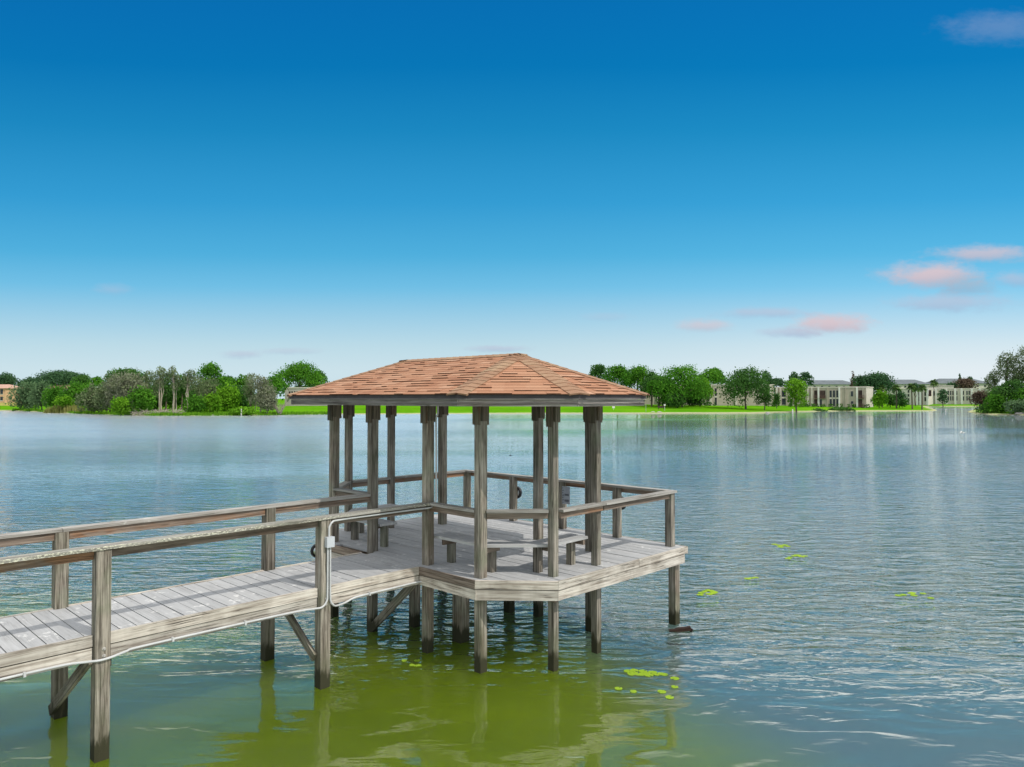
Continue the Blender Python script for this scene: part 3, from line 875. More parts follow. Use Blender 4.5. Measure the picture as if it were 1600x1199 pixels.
def leaves(mb, lobes, n_, size, r_, upb=.25, aspect=.65, droop=0.0):
    """scatter small leaf-spray quads through the shells of the lobes"""
    wts = [a[1][0] * a[1][1] + a[1][0] * a[1][2] for a in lobes]; tot = sum(wts); cum = []; s = 0
    for w in wts: s += w / tot; cum.append(s)
    ltint = [r_.uniform(-.32, .32) for _ in lobes]
    for _ in range(n_):
        q = r_.random(); i = 0
        while i < len(cum) - 1 and q > cum[i]: i += 1
        c, rad = lobes[i]
        d = Vector((r_.gauss(0, 1), r_.gauss(0, 1), r_.gauss(0, 1) + upb)).normalized()
        rr = r_.uniform(.55, 1.06) ** .6 if r_.random() > .20 else r_.uniform(1.0, 1.38)
        rr *= 1 + .16 * math.sin(d.x * 7 + i) * math.sin(d.z * 6 + d.y * 5 + i * 2)
        p = Vector((c[0] + d.x * rad[0] * rr, c[1] + d.y * rad[1] * rr, c[2] + d.z * rad[2] * rr))
        nn = (d * .8 + Vector((r_.gauss(0, .7), r_.gauss(0, .7), r_.gauss(0, .7)))).normalized()
        a = nn.orthogonal().normalized(); b = nn.cross(a); ang = r_.uniform(0, 6.28)
        a, b = a * math.cos(ang) + b * math.sin(ang), b * math.cos(ang) - a * math.sin(ang)
        if droop: a = (a * (1 - droop) + Vector((0, 0, -droop))).normalized()
        s_ = size * r_.uniform(.55, 1.35); a *= s_ * .5; b *= s_ * aspect * .5
        t = min(1, max(0, .5 + ltint[i] + r_.uniform(-.35, .35)))
        mb.face([p - a - b * .4, p - a * .1 - b, p + a - b * .2, p + a * .3 + b, p - a * .6 + b * .8], None, t)

def limb(mb, p0, p1, r0, r1, r_, sag=.08):
    p0, p1 = Vector(p0), Vector(p1); L_ = (p1 - p0).length
    pts = [p0]
    for k in (1, 2, 3):
        q = p0.lerp(p1, k / 4); q += Vector((r_.uniform(-1, 1), r_.uniform(-1, 1), r_.uniform(-.4, .6))) * L_ * sag
        pts.append(q)
    pts.append(p1); mb.tube(pts, r0, 6, r1, cap=False)

NTREE = [0]
def tree(kind, px, D, top, width, bot, leaf, label, trunk='bark', n_=None, name='tree', cat='tree', group='trees along the far shore', lobes_n=None, size=None):
    """px, top, width, bot: where the crown stands as seen from the lake; everything is then sized in metres at distance D"""
    NTREE[0] += 1
    r_ = random.Random(1000 + NTREE[0])
    base = at(px, D); base.z = ground(base.x, base.y) - .05
    W_ = width / F_PX * D; zt = zat(top, D); zb_ = zat(bot, D)
    zb_ = max(zb_, base.z + .05); Hc = max(zt - zb_, .4)
    c = Vector((base.x, base.y, 0))
    t = empty(name, base, label, cat, group)
    lobes = []; tr = MB(); fo = MB()
    if kind == 'broad':
        k = lobes_n or 11
        for i in range(k):
            a = i * 2.4 + r_.uniform(-.4, .4); f = math.sqrt((i + .5) / k)
            zz = zb_ + Hc * (.20 + .60 * (1 - f * f * .85)) + r_.uniform(-.08, .08) * Hc
            rr = W_ * r_.uniform(.15, .24)
            rh = min(rr * .85, Hc * .30)
            lobes.append(((c.x + math.cos(a) * f * W_ * .36, c.y + math.sin(a) * f * W_ * .36, min(zz, zt - rh)), (rr, rr, rh)))
        lobes.append(((c.x + W_ * .03, c.y, zt - Hc * .24), (W_ * .22, W_ * .22, Hc * .24)))
    elif kind == 'round':
        k = lobes_n or 8
        for i in range(k):
            zz = zb_ + Hc * (i + .6) / k; f = math.sin(math.pi * min(.92, max(.18, (i + .9) / (k + .6)))) * .5
            a = i * 2.4
            rr = W_ * r_.uniform(.20, .30)
            lobes.append(((c.x + math.cos(a) * f * W_ * .5, c.y + math.sin(a) * f * W_ * .5, min(zz, zt - rr * .7)), (rr, rr, max(rr * .75, Hc / k * .8))))
        lobes.append(((c.x, c.y, zb_ + Hc * .5), (W_ * .33, W_ * .33, Hc * .42)))
    elif kind == 'upright':
        k = lobes_n or 7
        for i in range(k):
            a = r_.uniform(0, 6.28); f = r_.uniform(.1, 1)
            rr = W_ * r_.uniform(.22, .34)
            rh = Hc * r_.uniform(.14, .24)
            zz = zb_ + rh + (Hc - 2 * rh) * (i + .2) / (k - .8)
            sh = .42 * (1 - .45 * i / k)
            lobes.append(((c.x + math.cos(a) * f * W_ * sh, c.y + math.sin(a) * f * W_ * sh, min(zz, zt - rh)), (rr, rr, rh)))
    elif kind == 'shrub':
        k = lobes_n or 6
        for i in range(k):
            a = i * 2.4; f = math.sqrt((i + .3) / k) * .36; rr = W_ * r_.uniform(.18, .28)
            rh = Hc * r_.uniform(.35, .5)
            lobes.append(((c.x + math.cos(a) * f * W_, c.y + math.sin(a) * f * W_ * .7, min(zb_ + rh * .9 + r_.uniform(0, .2) * Hc, zt - rh)), (rr, rr, rh)))
        lobes.append(((c.x, c.y, zt - Hc * .45), (W_ * .26, W_ * .26, Hc * .45)))
    elif kind == 'cone':
        k = 9
        for i in range(k):
            f = (i + .5) / k; rr = W_ * .5 * (1 - f * .75) * r_.uniform(.8, 1.1)
            lobes.append(((c.x + r_.uniform(-.1, .1) * W_, c.y, zb_ + Hc * f), (rr, rr, Hc / k * .62)))
    area = sum(a[1][0] * a[1][2] for a in lobes)
    sz = size or {'upright': .42, 'cone': .45}.get(kind, .50)
    sz *= max(1.0, D / 230)
    n_ = n_ or int(min(7000, max(320, area * 23 / (sz * sz))))
    droop = .45 if leaf in ('olive', 'grey') and kind == 'upright' else 0
    leaves(fo, lobes, n_, sz, r_, droop=droop, aspect=.5 if droop else .65)
    # trunk and limbs
    r0 = max(.09, min(.5, (zt - base.z) * .026))
    bm = M['palebark'] if trunk == 'pale' else M['bark']
    top_c = Vector((c.x, c.y, zb_ + Hc * (.8 if kind in ('upright', 'cone') else .45)))
    if kind == 'upright' and trunk == 'pale': r0 *= .8
    lean = Vector((r_.uniform(-.3, .3), r_.uniform(-.3, .3), 0))
    pts = [base + Vector((0, 0, 0)), base.lerp(top_c, .35) + lean, base.lerp(top_c, .7) + lean * .6, top_c]
    tr.tube(pts, r0, 7, r0 * .35, cap=False)
    st = base.lerp(top_c, .5)
    order = sorted(lobes, key=lambda l: -l[1][0])
    for lo in order[:7]:
        e = Vector(lo[0]); s0_ = base.lerp(top_c, r_.uniform(.45, .8)) + lean * .5
        if e.z > s0_.z - .3: limb(tr, s0_, e, r0 * .42, r0 * .1, r_)
    if trunk == 'pale' and kind == 'upright':
        for k in range(2):
            b0 = base + Vector((r_.uniform(-1, 1) * W_ * .2, r_.uniform(-.5, .5), 0))
            limb(tr, b0, b0 + Vector((r_.uniform(-.6, .6), 0, (zt - base.z) * r_.uniform(.6, .85))), r0 * .6, r0 * .2, r_, .03)
    tr.build('trunk', bm, t, smooth=True)
    fo.build('crown', L[leaf], t)
    return t

def palm(px, D, top, width, label):
    NTREE[0] += 1; r_ = random.Random(2000 + NTREE[0])
    base = at(px, D); base.z = ground(base.x, base.y) - .05
    zt = zat(top, D); W_ = width / F_PX * D
    t = empty('palm_tree', base, label, 'palm tree', 'palms by the inlet')
    head = Vector((base.x + r_.uniform(-.2, .2), base.y, zt - W_ * .33))
    m = MB(); m.tube([base, base.lerp(head, .5) + Vector((r_.uniform(-.15, .15), 0, 0)), head], .24, 8, .17, cap=False); m.build('trunk', M['bark'], t, smooth=True)
    f = MB()
    for k in range(46):
        a = r_.uniform(0, 6.28); el = r_.uniform(-.75, 1.3)
        d = Vector((math.cos(a) * math.cos(el), math.sin(a) * math.cos(el), math.sin(el)))
        Lf = W_ * .52 * r_.uniform(.75, 1.1); side = d.cross(Vector((0, 0, 1))).normalized()
        tip = head + d * Lf - Vector((0, 0, Lf * .28)); mid = head + d * Lf * .55
        w = Lf * .22
        tt = r_.random()
        f.face([head, mid - side * w, tip - side * w * .3], None, tt); f.face([head, tip + side * w * .3, mid + side * w], None, tt)
        f.face([mid - side * w, mid - side * w * .2, tip, tip - side * w * .7], None, tt); f.face([mid + side * w * .2, mid + side * w, tip + side * w * .7 , tip], None, tt)
    f.build('crown', L['palm'], t)

G_L = 'trees on the wooded left bank'
T = lambda *a, **k: tree(*a, group=G_L, **k)
# far oaks, left edge
T('broad', 8, 300, 584, 44, 614, 'dark', 'dark spreading tree at the far left edge, above the tan house')
T('broad', 52, 310, 591, 52, 616, 'dark', 'low dark tree behind the houses, left of the big dark flat-topped oak')
T('broad', 98, 300, 580.5, 84, 612, 'dark', 'big dark flat-topped oak rising over the pale roof on the left bank', lobes_n=14)
T('broad', 128, 285, 586, 36, 612, 'oak', 'dark rounded tree touching the right side of the flat-topped oak')
T('broad', 152, 270, 589, 26, 612, 'green', 'small deep green tree standing alone against the sky left of the tall grove')
# second row
T('shrub', 42, 236, 599, 46, 639, 'willow', 'grey-green willowy tree right of the tan house')
T('shrub', 66, 228, 600, 34, 637, 'willow', 'tall grey-green willowy bush below the left end of the pale roof')
T('shrub', 90, 222, 606, 46, 638, 'green', 'mid green bush below the pale roof, behind the reeds')
T('shrub', 122, 215, 600, 50, 638, 'green', 'wide fresh green bush between the pale roof and the grey-olive thicket')
T('shrub', 101, 202, 619, 27, 636, 'bright', 'low round yellow-green bush just behind the reeds')
T('shrub', 148, 193, 603, 48, 645, 'olive', 'dark olive thicket tree at the water, right end of the reeds')
T('broad', 198, 215, 576.5, 62, 606, 'oak', 'broad dark tree crowning the left of the tall grove')
T('shrub', 172, 188, 594, 42, 644, 'olive', 'grey-olive drooping tree at the water left of the grove')
T('shrub', 200, 184, 586, 58, 642, 'grey', 'large dry-looking greyish tree in the middle of the left thicket', size=.42)
T('upright', 229, 190, 580, 34, 625, 'olive', 'brownish olive tree right of the dry greyish tree')
T('shrub', 222, 176, 606, 40, 645, 'green', 'green bush in front of the dry greyish tree')
T('shrub', 190, 175, 622, 30, 648, 'bright', 'pale green low bush at the water under the dry greyish tree')
for (px, top, w, lab) in ((250, 572, 26, 'leftmost of the three slender pale-trunked trees behind the brush pile'), (271, 573, 22, 'middle of the three slender pale-trunked trees behind the brush pile'), (293, 577.5, 24, 'rightmost slender tree with a bare pale trunk, right of the brush pile')):
    T('upright', px, 180, top, w, 612, 'olive', lab, trunk='pale')
T('upright', 260, 195, 584, 30, 630, 'oak', 'dark tree filling the gap behind the pale trunks')
T('upright', 284, 198, 586, 30, 628, 'oak', 'dark tree behind the brush pile, between the middle and rightmost pale trunks')
T('shrub', 246, 203, 600, 40, 643, 'oak', 'dark undergrowth behind the leftmost slender pale trunk')
T('shrub', 275, 206, 602, 44, 643, 'green', 'green undergrowth behind the middle slender pale trunk')
T('shrub', 306, 207, 602, 44, 643, 'oak', 'dark undergrowth behind the rightmost slender pale trunk')
T('shrub', 232, 200, 604, 44, 645, 'oak', 'dark green undergrowth between the dry greyish tree and the pale trunks')
T('shrub', 340, 206, 600, 60, 643, 'green', 'wide green undergrowth under the round-headed tallest tree')
T('shrub', 376, 200, 606, 50, 645, 'oak', 'dark undergrowth just left of the dry silver tree')
T('round', 328, 205, 569, 42, 608, 'green', 'round-headed green tree, tallest of the left bank')
T('upright', 310, 192, 588, 30, 628, 'olive', 'olive tree left below the round-headed green tree')
T('broad', 352, 212, 588, 40, 612, 'green', 'green tree right below the round-headed tallest tree')
T('upright', 328, 182, 592, 34, 632, 'olive', 'grey-olive tree in front of the round-headed green tree')
T('shrub', 306, 176, 618, 34, 646, 'green', 'green bush at the water right of the bare pale trunk')
T('shrub', 332, 178, 614, 34, 645, 'bright', 'fresh green bush at the water, second to the right of the bare pale trunk')
T('shrub', 356, 184, 603, 44, 643, 'bright', 'tall fresh green bush left of the dry silver tree')
T('broad', 378, 205, 587, 36, 620, 'green', 'deep green tree behind the left side of the dry silver tree')
T('upright', 393, 184, 584.5, 28, 636, 'olive', 'olive spire joined to the left of the dry silver tree')
T('upright', 407, 180, 585, 42, 640, 'grey', 'dry silver-grey tree with pale limbs near the grey building', trunk='pale', lobes_n=9)
T('shrub', 418, 178, 612, 36, 643, 'grey', 'low dry grey bush at the foot of the dry silver tree', size=.36)
T('broad', 428, 220, 589, 44, 616, 'green', 'green tree between the dry silver tree and the large oak')
T('broad', 468, 232, 568, 76, 610, 'green', 'large billowing green oak behind the grey building', lobes_n=14)
T('broad', 497, 238, 580, 34, 612, 'oak', 'right lower crown beside the large billowing oak, just left of the gazebo roof')
T('shrub', 381, 172.5, 637, 46, 648, 'bright', 'low bright green hedge-like bush at the water behind the white stake')
# right part
G_L = 'trees behind the right-hand lawn'
T('broad', 935, 270, 569.5, 36, 602, 'oak', 'loose dark tree just right of the gazebo roof slope')
T('broad', 965, 258, 572, 48, 606, 'green', 'rounded green tree above the right end of the gazebo roof')
T('broad', 996, 250, 573, 58, 616, 'green', 'wide green tree between the gazebo roof and the light green lawn tree')
T('broad', 1018, 244, 580, 30, 618, 'oak', 'dark narrow tree left of the light green lawn tree')
for i, (px, D) in enumerate(((1018, 232), (1028, 229), (1036, 233))):
    T('upright', px, D, 594 + 2 * i, 22, 616, 'green', ('first', 'second', 'third')[i] + ' of three thin trees in the shade left of the light green lawn tree')
T('broad', 1030, 240, 588, 62, 626, 'oak', 'dark shady tree between the thin-stemmed trees and the beige building')
T('shrub', 1082, 236, 604, 46, 637, 'oak', 'dark waist-high thicket against the left end of the beige building')
T('shrub', 1044, 232, 602, 42, 637, 'green', 'green thicket under the shady trees left of the light green lawn tree')
T('broad', 1066, 226, 573.5, 94, 634, 'green', 'large light green tree on the lawn left of the beige building', lobes_n=16)
T('broad', 1094, 236, 592, 46, 628, 'bright', 'yellow-green tree overlapping the left end of the beige building')
T('shrub', 1056, 221, 616, 30, 637, 'oak', 'dark bush at the foot of the large light green lawn tree')
T('broad', 1114, 290, 576, 52, 608, 'green', 'green tree rising behind the flat roof of the beige building')
T('broad', 1165, 221, 576, 86, 634, 'oak', 'big spreading oak on the lawn in front of the beige building', lobes_n=15)
T('upright', 1194, 219, 606, 24, 636, 'oak', 'low hanging branch mass on the right of the big lawn oak')
T('broad', 1197, 320, 580, 22, 604, 'dark', 'dark tree peeping over the right shoulder of the big lawn oak')
T('broad', 1213, 320, 592, 34, 608, 'dark', 'low dark tree behind the flat roof right of the big lawn oak')
T('broad', 1240, 320, 582, 22, 606, 'dark', 'left of two dark open-crowned trees behind the round lawn tree')
T('broad', 1258, 325, 581.5, 26, 606, 'dark', 'right of two dark open-crowned trees behind the round lawn tree')
T('round', 1244, 217, 593, 42, 632, 'bright', 'small round bright green tree alone on the lawn before the beige building')
T('shrub', 1213, 238, 616, 12, 634, 'oak', 'narrow dark bush in the step of the beige building')
T('cone', 1333, 330, 579.5, 10, 606, 'brown', 'dark slim conifer behind the right end of the beige building', name='conifer')
T('broad', 1370, 300, 584, 62, 618, 'dark', 'wide dense dark tree right of the slim conifer', lobes_n=13)
T('shrub', 1344, 300, 588, 24, 610, 'dark', 'lower dark crown at the left of the wide dense tree')
T('shrub', 1373, 248, 612, 24, 634, 'bright', 'round bright green bush beside the right end wall of the beige building')
T('shrub', 1390, 255, 616, 20, 634, 'oak', 'dark bush between the bright round bush and the first palm')
T('shrub', 1410, 250, 624, 18, 635, 'oak', 'low dark bush on the lawn between the first two palms')
T('round', 1473, 372, 609, 17, 629, 'dark', 'round dark tree standing against the far white building')
T('shrub', 1430, 350, 600, 12, 612, 'dark', 'dark crown behind the white building, left of the second far roof gap')
T('shrub', 1487, 420, 598, 18, 612, 'dark', 'dark crown behind the far white building below the right grey roof')
T('shrub', 1507, 420, 592, 36, 613, 'brown', 'brownish tree behind the far white building')
T('cone', 1500, 440, 584, 6, 604, 'dark', 'tiny slim dark conifer rising over the right grey roof', name='conifer')
T('broad', 1515, 440, 588, 14, 606, 'dark', 'small dark tree right of the tiny slim conifer')
T('shrub', 1405, 262, 612, 22, 634, 'dark', 'grey-green round shrub against the pale wall behind the first palm')
palm(1400, 246, 601, 17, 'leftmost of the three palms at the tip of the lawn')
palm(1425, 243, 599, 18, 'middle and tallest of the three palms at the tip of the lawn')
palm(1440, 241, 601, 16, 'rightmost of the three palms at the tip of the lawn')
palm(1378, 262, 602, 14, 'pale palm half hidden behind the bright round bush')
palm(1458, 400, 593, 15, 'distant palm standing above the roof of the far white building')
# right-hand point
G_L = 'trees on the right-hand point'
T('shrub', 1532, 205, 612, 30, 634, 'brown', 'brownish grey bush at the left tip of the right-hand point')
T('upright', 1552, 200, 578, 34, 622, 'olive', 'lower leaning olive tree at the left of the tall right-hand group')
T('upright', 1574, 196, 551, 46, 606, 'olive', 'tall olive tree of the right-hand point, left of the tallest')
T('upright', 1603, 192, 541, 56, 612, 'olive', 'tallest dark olive tree cut by the right edge of the view', lobes_n=10)
T('upright', 1650, 190, 548, 60, 612, 'olive', 'tall olive tree standing outside the right edge beyond the tallest')
T('broad', 1578, 188, 596, 56, 636, 'oak', 'dense dark green tree under the tall olive trees on the right-hand point')
T('broad', 1602, 184, 604, 44, 640, 'green', 'green bushy tree at the right edge under the tallest olive tree')
T('shrub', 1556, 187, 618, 36, 645, 'green', 'green waterside bush left on the right-hand point')
T('shrub', 1545, 191, 632, 40, 648, 'oak', 'low dark bush hanging over the water at the right-hand point')
T('shrub', 1590, 181, 626, 44, 648, 'willow', 'grey-green waterside bush near the right edge')
T('shrub', 1640, 180, 610, 70, 648, 'oak', 'dark waterside thicket outside the right edge')

# waterside hedges, reeds, brush
def low_patch(name, label, cat, px0, px1, D, z1, leaf, n_, size, kind=None, depth=2.0, droopy=False):
    r_ = random.Random(int(px0 * 13)); m = MB()
    for _ in range(n_):
        f = r_.random(); p = at(px0 + (px1 - px0) * f, D); p.y += r_.uniform(-depth, depth); g = ground(p.x, p.y)
        env = math.sin(math.pi * min(.97, max(.03, f))) ** .4
        if droopy:
            h = z1 * env * r_.uniform(.6, 1.1); a = r_.uniform(0, 6.28); w = size * .12
            s = Vector((math.cos(a), math.sin(a), 0)) * w; tip = Vector((p.x + r_.uniform(-.3, .3), p.y, max(g, 0) + h)); b0 = Vector((p.x, p.y, max(g, -.05) - .05))
            m.face([b0 - s, b0 + s, tip + s * .3, tip - s * .3], None, r_.random())
        else:
            q = Vector((p.x, p.y, max(g, 0) + z1 * env * r_.random()))
            nn = Vector((r_.gauss(0, 1), r_.gauss(0, 1) - .4, r_.gauss(0, 1) + .5)).normalized(); a = nn.orthogonal().normalized(); b = nn.cross(a)
            s = size * r_.uniform(.6, 1.3)
            m.face([q - a * s * .5, q - b * s * .4, q + a * s * .5, q + b * s * .4], None, r_.random())
    o = m.build(name, L[leaf], None, loc=at((px0 + px1) / 2, D, 0)); tag(o, label, cat, kind=kind); return o
low_patch('reed_bed', 'yellowish stand of tall reeds at the waterline of the left bank', 'reeds', 74, 128, 203, 2.2, 'reed', 1500, 1.0, droopy=True)
low_patch('waterside_hedge', 'longer dark strip of shrubs at the waterline before the beige building', 'hedge', 1297, 1333, 234, .95, 'oak', 600, .5)
low_patch('waterside_hedge', 'shorter dark strip of shrubs at the waterline left of the longer one', 'hedge', 1271, 1289, 229, .7, 'oak', 260, .5)
low_patch('shore_grass', 'thin fringe of rough grass along the wooded left shoreline', 'grass', 40, 240, 193, .5, 'green', 10, .3, kind='stuff')
gm = MB(); r_ = random.Random(5)
for _ in range(5200):
    px = r_.uniform(20, 520); D = np.interp(px, [p for p, d in shore_px], [d for p, d in shore_px]) + r_.uniform(-.6, 3.5)
    p = at(px, D); g = max(ground(p.x, p.y), -.02); h = r_.uniform(.2, .75); a = r_.uniform(0, 6.28); s = Vector((math.cos(a), math.sin(a), 0)) * .16
    gm.face([Vector((p.x, p.y, g - .05)) - s, Vector((p.x, p.y, g - .05)) + s, Vector((p.x + r_.uniform(-.1, .1), p.y, g + h))], None, r_.random())
bpy.data.objects.remove([o for o in col.objects if o.name.startswith('shore_grass')][0])
tag(gm.build('shore_grass', L['bright'], None, loc=at(260, 172)), 'thin fringe of rough grass along the wooded left shoreline', 'grass', kind='stuff')
hm = MB()
for px in range(1080, 1365, 3):
    if abs(px - 1165) < 40: continue
    if r_.random() < .45: continue
    for _ in range(22):
        p = at(px + r_.uniform(-2, 2), 252.5 + r_.uniform(-.5, .5)); q = Vector((p.x, p.y, ground(p.x, p.y) + r_.random() * 1.2))
        nn = Vector((r_.gauss(0, 1), r_.gauss(0, 1) - .4, r_.gauss(0, 1) + .5)).normalized(); a = nn.orthogonal().normalized(); b = nn.cross(a)
        hm.face([q - a * .25, q - b * .22, q + a * .25, q + b * .22], None, r_.random())
tag(hm.build('foundation_shrubs', L['oak'], None, loc=at(1230, 252)), 'broken row of dark clipped shrubs along the foot of the beige building', 'shrubs', kind='stuff')

# brush pile: driftwood at the water
bp = MB(); r_ = random.Random(9)
for k in range(130):
    p = at(r_.uniform(208, 288), 172.5 + r_.uniform(-.8, 2.5)); p.z = max(ground(p.x, p.y), 0)
    env = .6 + 1.4 * r_.random()
    a = r_.uniform(0, 6.28); d = Vector((math.cos(a), math.sin(a) * .5, r_.uniform(.05, .9))).normalized()
    q = p + Vector((0, 0, r_.uniform(0, .9)))
    bp.tube([q - d * env * .6, q + d * env * .6 + Vector((0, 0, .1))], .07, 5, .03, cap=False)
tag(bp.build('brush_pile', M['palebark'], None, loc=at(255, 172)), 'tangled grey pile of dead branches at the water below the slender pale trunks', 'brush pile')
bs = MB()
b0 = at(437, 178); b0.z = ground(b0.x, b0.y)
for k in range(46):
    a = r_.uniform(0, 6.28); d = Vector((math.cos(a) * .55, math.sin(a) * .55, 1)).normalized(); L_ = r_.uniform(1.6, 3.6)
    limb(bs, b0, b0 + d * L_, .05, .012, r_, .10)
    e = b0 + d * L_ * .7
    for j in range(2):
        d2 = (d + Vector((r_.gauss(0, .5), r_.gauss(0, .5), r_.gauss(0, .3)))).normalized(); bs.tube([e, e + d2 * L_ * .4], .03, 4, .01, cap=False)
tag(bs.build('bare_bush', M['palebark'], None, loc=b0), 'leafless silver bush left of the grey building at the edge of the lawn', 'bush')

# distant woods
dw = MB(); r_ = random.Random(11)
for _ in range(15000):
    px = r_.uniform(-300, 1900); D = r_.uniform(455, 540)
    if 1210 < px < 1560: D = r_.uniform(470, 540)
    p = at(px, D); g = 3.0
    top = 11 + 3.0 * math.sin(px * .043) + 2.4 * math.sin(px * .117 + 1) + 1.4 * math.sin(px * .31 + 2)
    if 1210 < px < 1560: top -= 3.5
    q = Vector((p.x, p.y, g + (top - g) * math.sqrt(r_.random())))
    nn = Vector((r_.gauss(0, 1), r_.gauss(0, 1) - .5, r_.gauss(0, 1) + .6)).normalized(); a = nn.orthogonal().normalized(); b = nn.cross(a); s = r_.uniform(.7, 1.5)
    dw.face([q - a * s, q - b * s * .7, q + a * s, q + b * s * .7], None, r_.random())
tag(dw.build('distant_woods', L['dark'], None, loc=at(800, 490)), 'far low belt of dark woods beyond the buildings', 'woods', kind='stuff')

# ------------------------------------------------------------------ buildings
M['beige'] = plain('beige_stucco', (.42, .365, .305), .9, .08, .6)
M['cream'] = plain('cream_stucco', (.56, .51, .45), .9, .06, .6)
M['white'] = plain('white_paint', (.70, .68, .64), .8, .05, .6)
M['glassdark'] = plain('dark_window_glass', (.022, .026, .03), .15, .3, 1.0, .5)
M['recess'] = plain('brown_balcony_recess', (.060, .038, .034), .8, .3, 1.0)
M['railred'] = plain('brown_balcony_rail', (.13, .075, .06), .7, .2, 1.0)
M['greyroof'] = plain('grey_far_roof', (.115, .135, .145), .9, .12, .3)
M['terra'] = plain('terracotta_roof', (.44, .27, .20), .9, .15, 1.2)
M['peach'] = plain('peach_stucco', (.62, .37, .22), .9, .08, .6)
M['greywall'] = plain('grey_stucco', (.40, .37, .34), .9, .08, .6)
M['yellow'] = plain('yellow_wall', (.62, .50, .17), .9, .08, .6)

class Bld:
    """facade built along a straight front line; x in photo-independent metres along the front"""
    def __init__(s, name, px0, D0, px1, D1, ztop, depth, label, wall, cat='building', zbase=None):
        s.a = at(px0, D0); s.b = at(px1, D1); s.d = (s.b - s.a).normalized(); s.Lw = (s.b - s.a).length
        s.px0, s.px1, s.D0, s.D1 = px0, px1, D0, D1
        s.n = Vector((-s.d.y, s.d.x, 0)); s.n = -s.n if s.n.y < 0 else s.n      # pointing away from the lake
        s.zb = (min(ground(s.a.x, s.a.y), ground(s.b.x, s.b.y)) - .6) if zbase is None else zbase
        s.zt = ztop; s.t = empty(name, s.a + Vector((0, 0, s.zb)), label, cat)
        m = MB(); s.slab(m, 0, s.Lw, s.zb, ztop, 0, depth); s.wall = m.build('wall', M[wall], s.t)
        m = MB(); s.slab(m, -.15, s.Lw + .15, ztop, ztop + .35, -.15, depth + .15); m.build('roof', M['cream'], s.t)
    def at(s, px):
        """distance along the front where the sight line at px meets it"""
        k = (px - 800) / F_PX
        # a + t d : x = k y
        return (k * s.a.y - s.a.x) / (s.d.x - k * s.d.y)
    def slab(s, m, x0, x1, z0, z1, y0, y1, tint=.5):
        q = lambda x, y, z: s.a + s.d * x + s.n * y + Vector((0, 0, z - s.a.z))
        m.hexa([q(x0, y0, z0), q(x0, y1, z0), q(x0, y1, z1), q(x0, y0, z1), q(x1, y0, z0), q(x1, y1, z0), q(x1, y1, z1), q(x1, y0, z1)], tint)
    def window(s, px0, px1, z0, z1, mid=True, mat='glassdark'):
        x0, x1 = s.at(px0), s.at(px1); m = MB(); s.slab(m, x0, x1, z0, z1, -.03, .05); o = m.build('window', M[mat], s.t)
        m = MB(); f = .07
        s.slab(m, x0 - f, x0, z0, z1, -.09, .05); s.slab(m, x1, x1 + f, z0, z1, -.09, .05); s.slab(m, x0 - f, x1 + f, z1, z1 + f, -.09, .05); s.slab(m, x0 - f, x1 + f, z0 - f, z0, -.10, .05)
        if mid: s.slab(m, x0, x1, (z0 + z1) / 2 - .28, (z0 + z1) / 2 + .28, -.07, .05)
        m.build('frame', M['cream'], o)
    def fin(s, px, w=.5, dep=.55, mat='white'):
        x = s.at(px); m = MB(); s.slab(m, x - w / 2, x + w / 2, s.zb, s.zt + .12, -dep, .02); m.build('fin', M[mat], s.t)
    def balcony(s, px0, px1, zf, zc):
        x0, x1 = s.at(px0), s.at(px1); m = MB(); s.slab(m, x0, x1, zf, zc, -.02, .06); o = m.build('balcony', M['recess'], s.t)
        m = MB()
        s.slab(m, x0, x1, zf - .12, zf + .06, -.8, .02)
        s.slab(m, x0, x1, zf + .95, zf + 1.03, -.8, -.74)
        x = x0
        while x < x1: s.slab(m, x, x + .05, zf + .06, zf + .95, -.79, -.75); x += .16
        m.build('railing', M['railred'], o)

zt1 = zat(603.5, 258)
bA = Bld('condo_building', 1003, 262, 1209, 256, zat(602.5, 258), 14, 'long two-storey beige building with tall slots standing behind the big lawn oak', 'beige')
g0 = ground(*at(1150, 258).xy)
for px in (1028, 1062, 1110, 1150, 1203): bA.fin(px, .7, .5, 'cream')
bA.window(1116.6, 1119.8, g0 + .1, bA.zt - 1.0, True)
bA.window(1040, 1043, g0 + .3, bA.zt - 1.0); bA.window(1075, 1078, g0 + .3, bA.zt - 1.0)
bB = Bld('condo_building', 1211, 262, 1353, 252, zat(606.3, 256), 12, 'two-storey beige building with fins and balconies behind the small round lawn tree', 'beige')
g1 = ground(*at(1290, 258).xy); z1a, z1b = g1 + .2, bB.zt - .9; zm = (z1a + z1b) / 2
for px in (1213.5, 1219, 1262, 1268, 1278.5, 1311, 1338.5): bB.fin(px, .55, .55, 'white' if px in (1213.5, 1278.5, 1311, 1338.5) else 'cream')
for px in (1228.5, 1293, 1321, 1348): bB.fin(px, .35, .25, 'beige')
bB.window(1221.3, 1227.6, z1a + .4, z1b)
bB.window(1234, 1238, z1a, z1b); bB.window(1261, 1264, z1a, z1b)
bB.balcony(1271.8, 1276.8, zm, z1b); bB.balcony(1271.8, 1276.8, g1, zm - .35)
bB.balcony(1280.0, 1289.5, zm, z1b); bB.window(1280.5, 1284, g1, zm - .4, False)
for a in (1295.8, 1301, 1306.3): bB.window(a, a + 3.6, z1a, z1b)
bB.window(1329, 1332.8, zm + .6, z1b - .3, False); bB.window(1329, 1333, g1 + 1.0, g1 + 1.9, False)
bB.balcony(1340.6, 1349.5, zm, z1b); bB.balcony(1340.6, 1349.5, g1, zm - .35)
bC = Bld('condo_building', 1353.2, 252.5, 1364, 263, zat(606.0, 256) + .02, 8, 'plain cream end block at the right corner of the two-storey beige building', 'cream')
bC.window(1359.2, 1361, g1 + 1.6, g1 + 2.7, False)
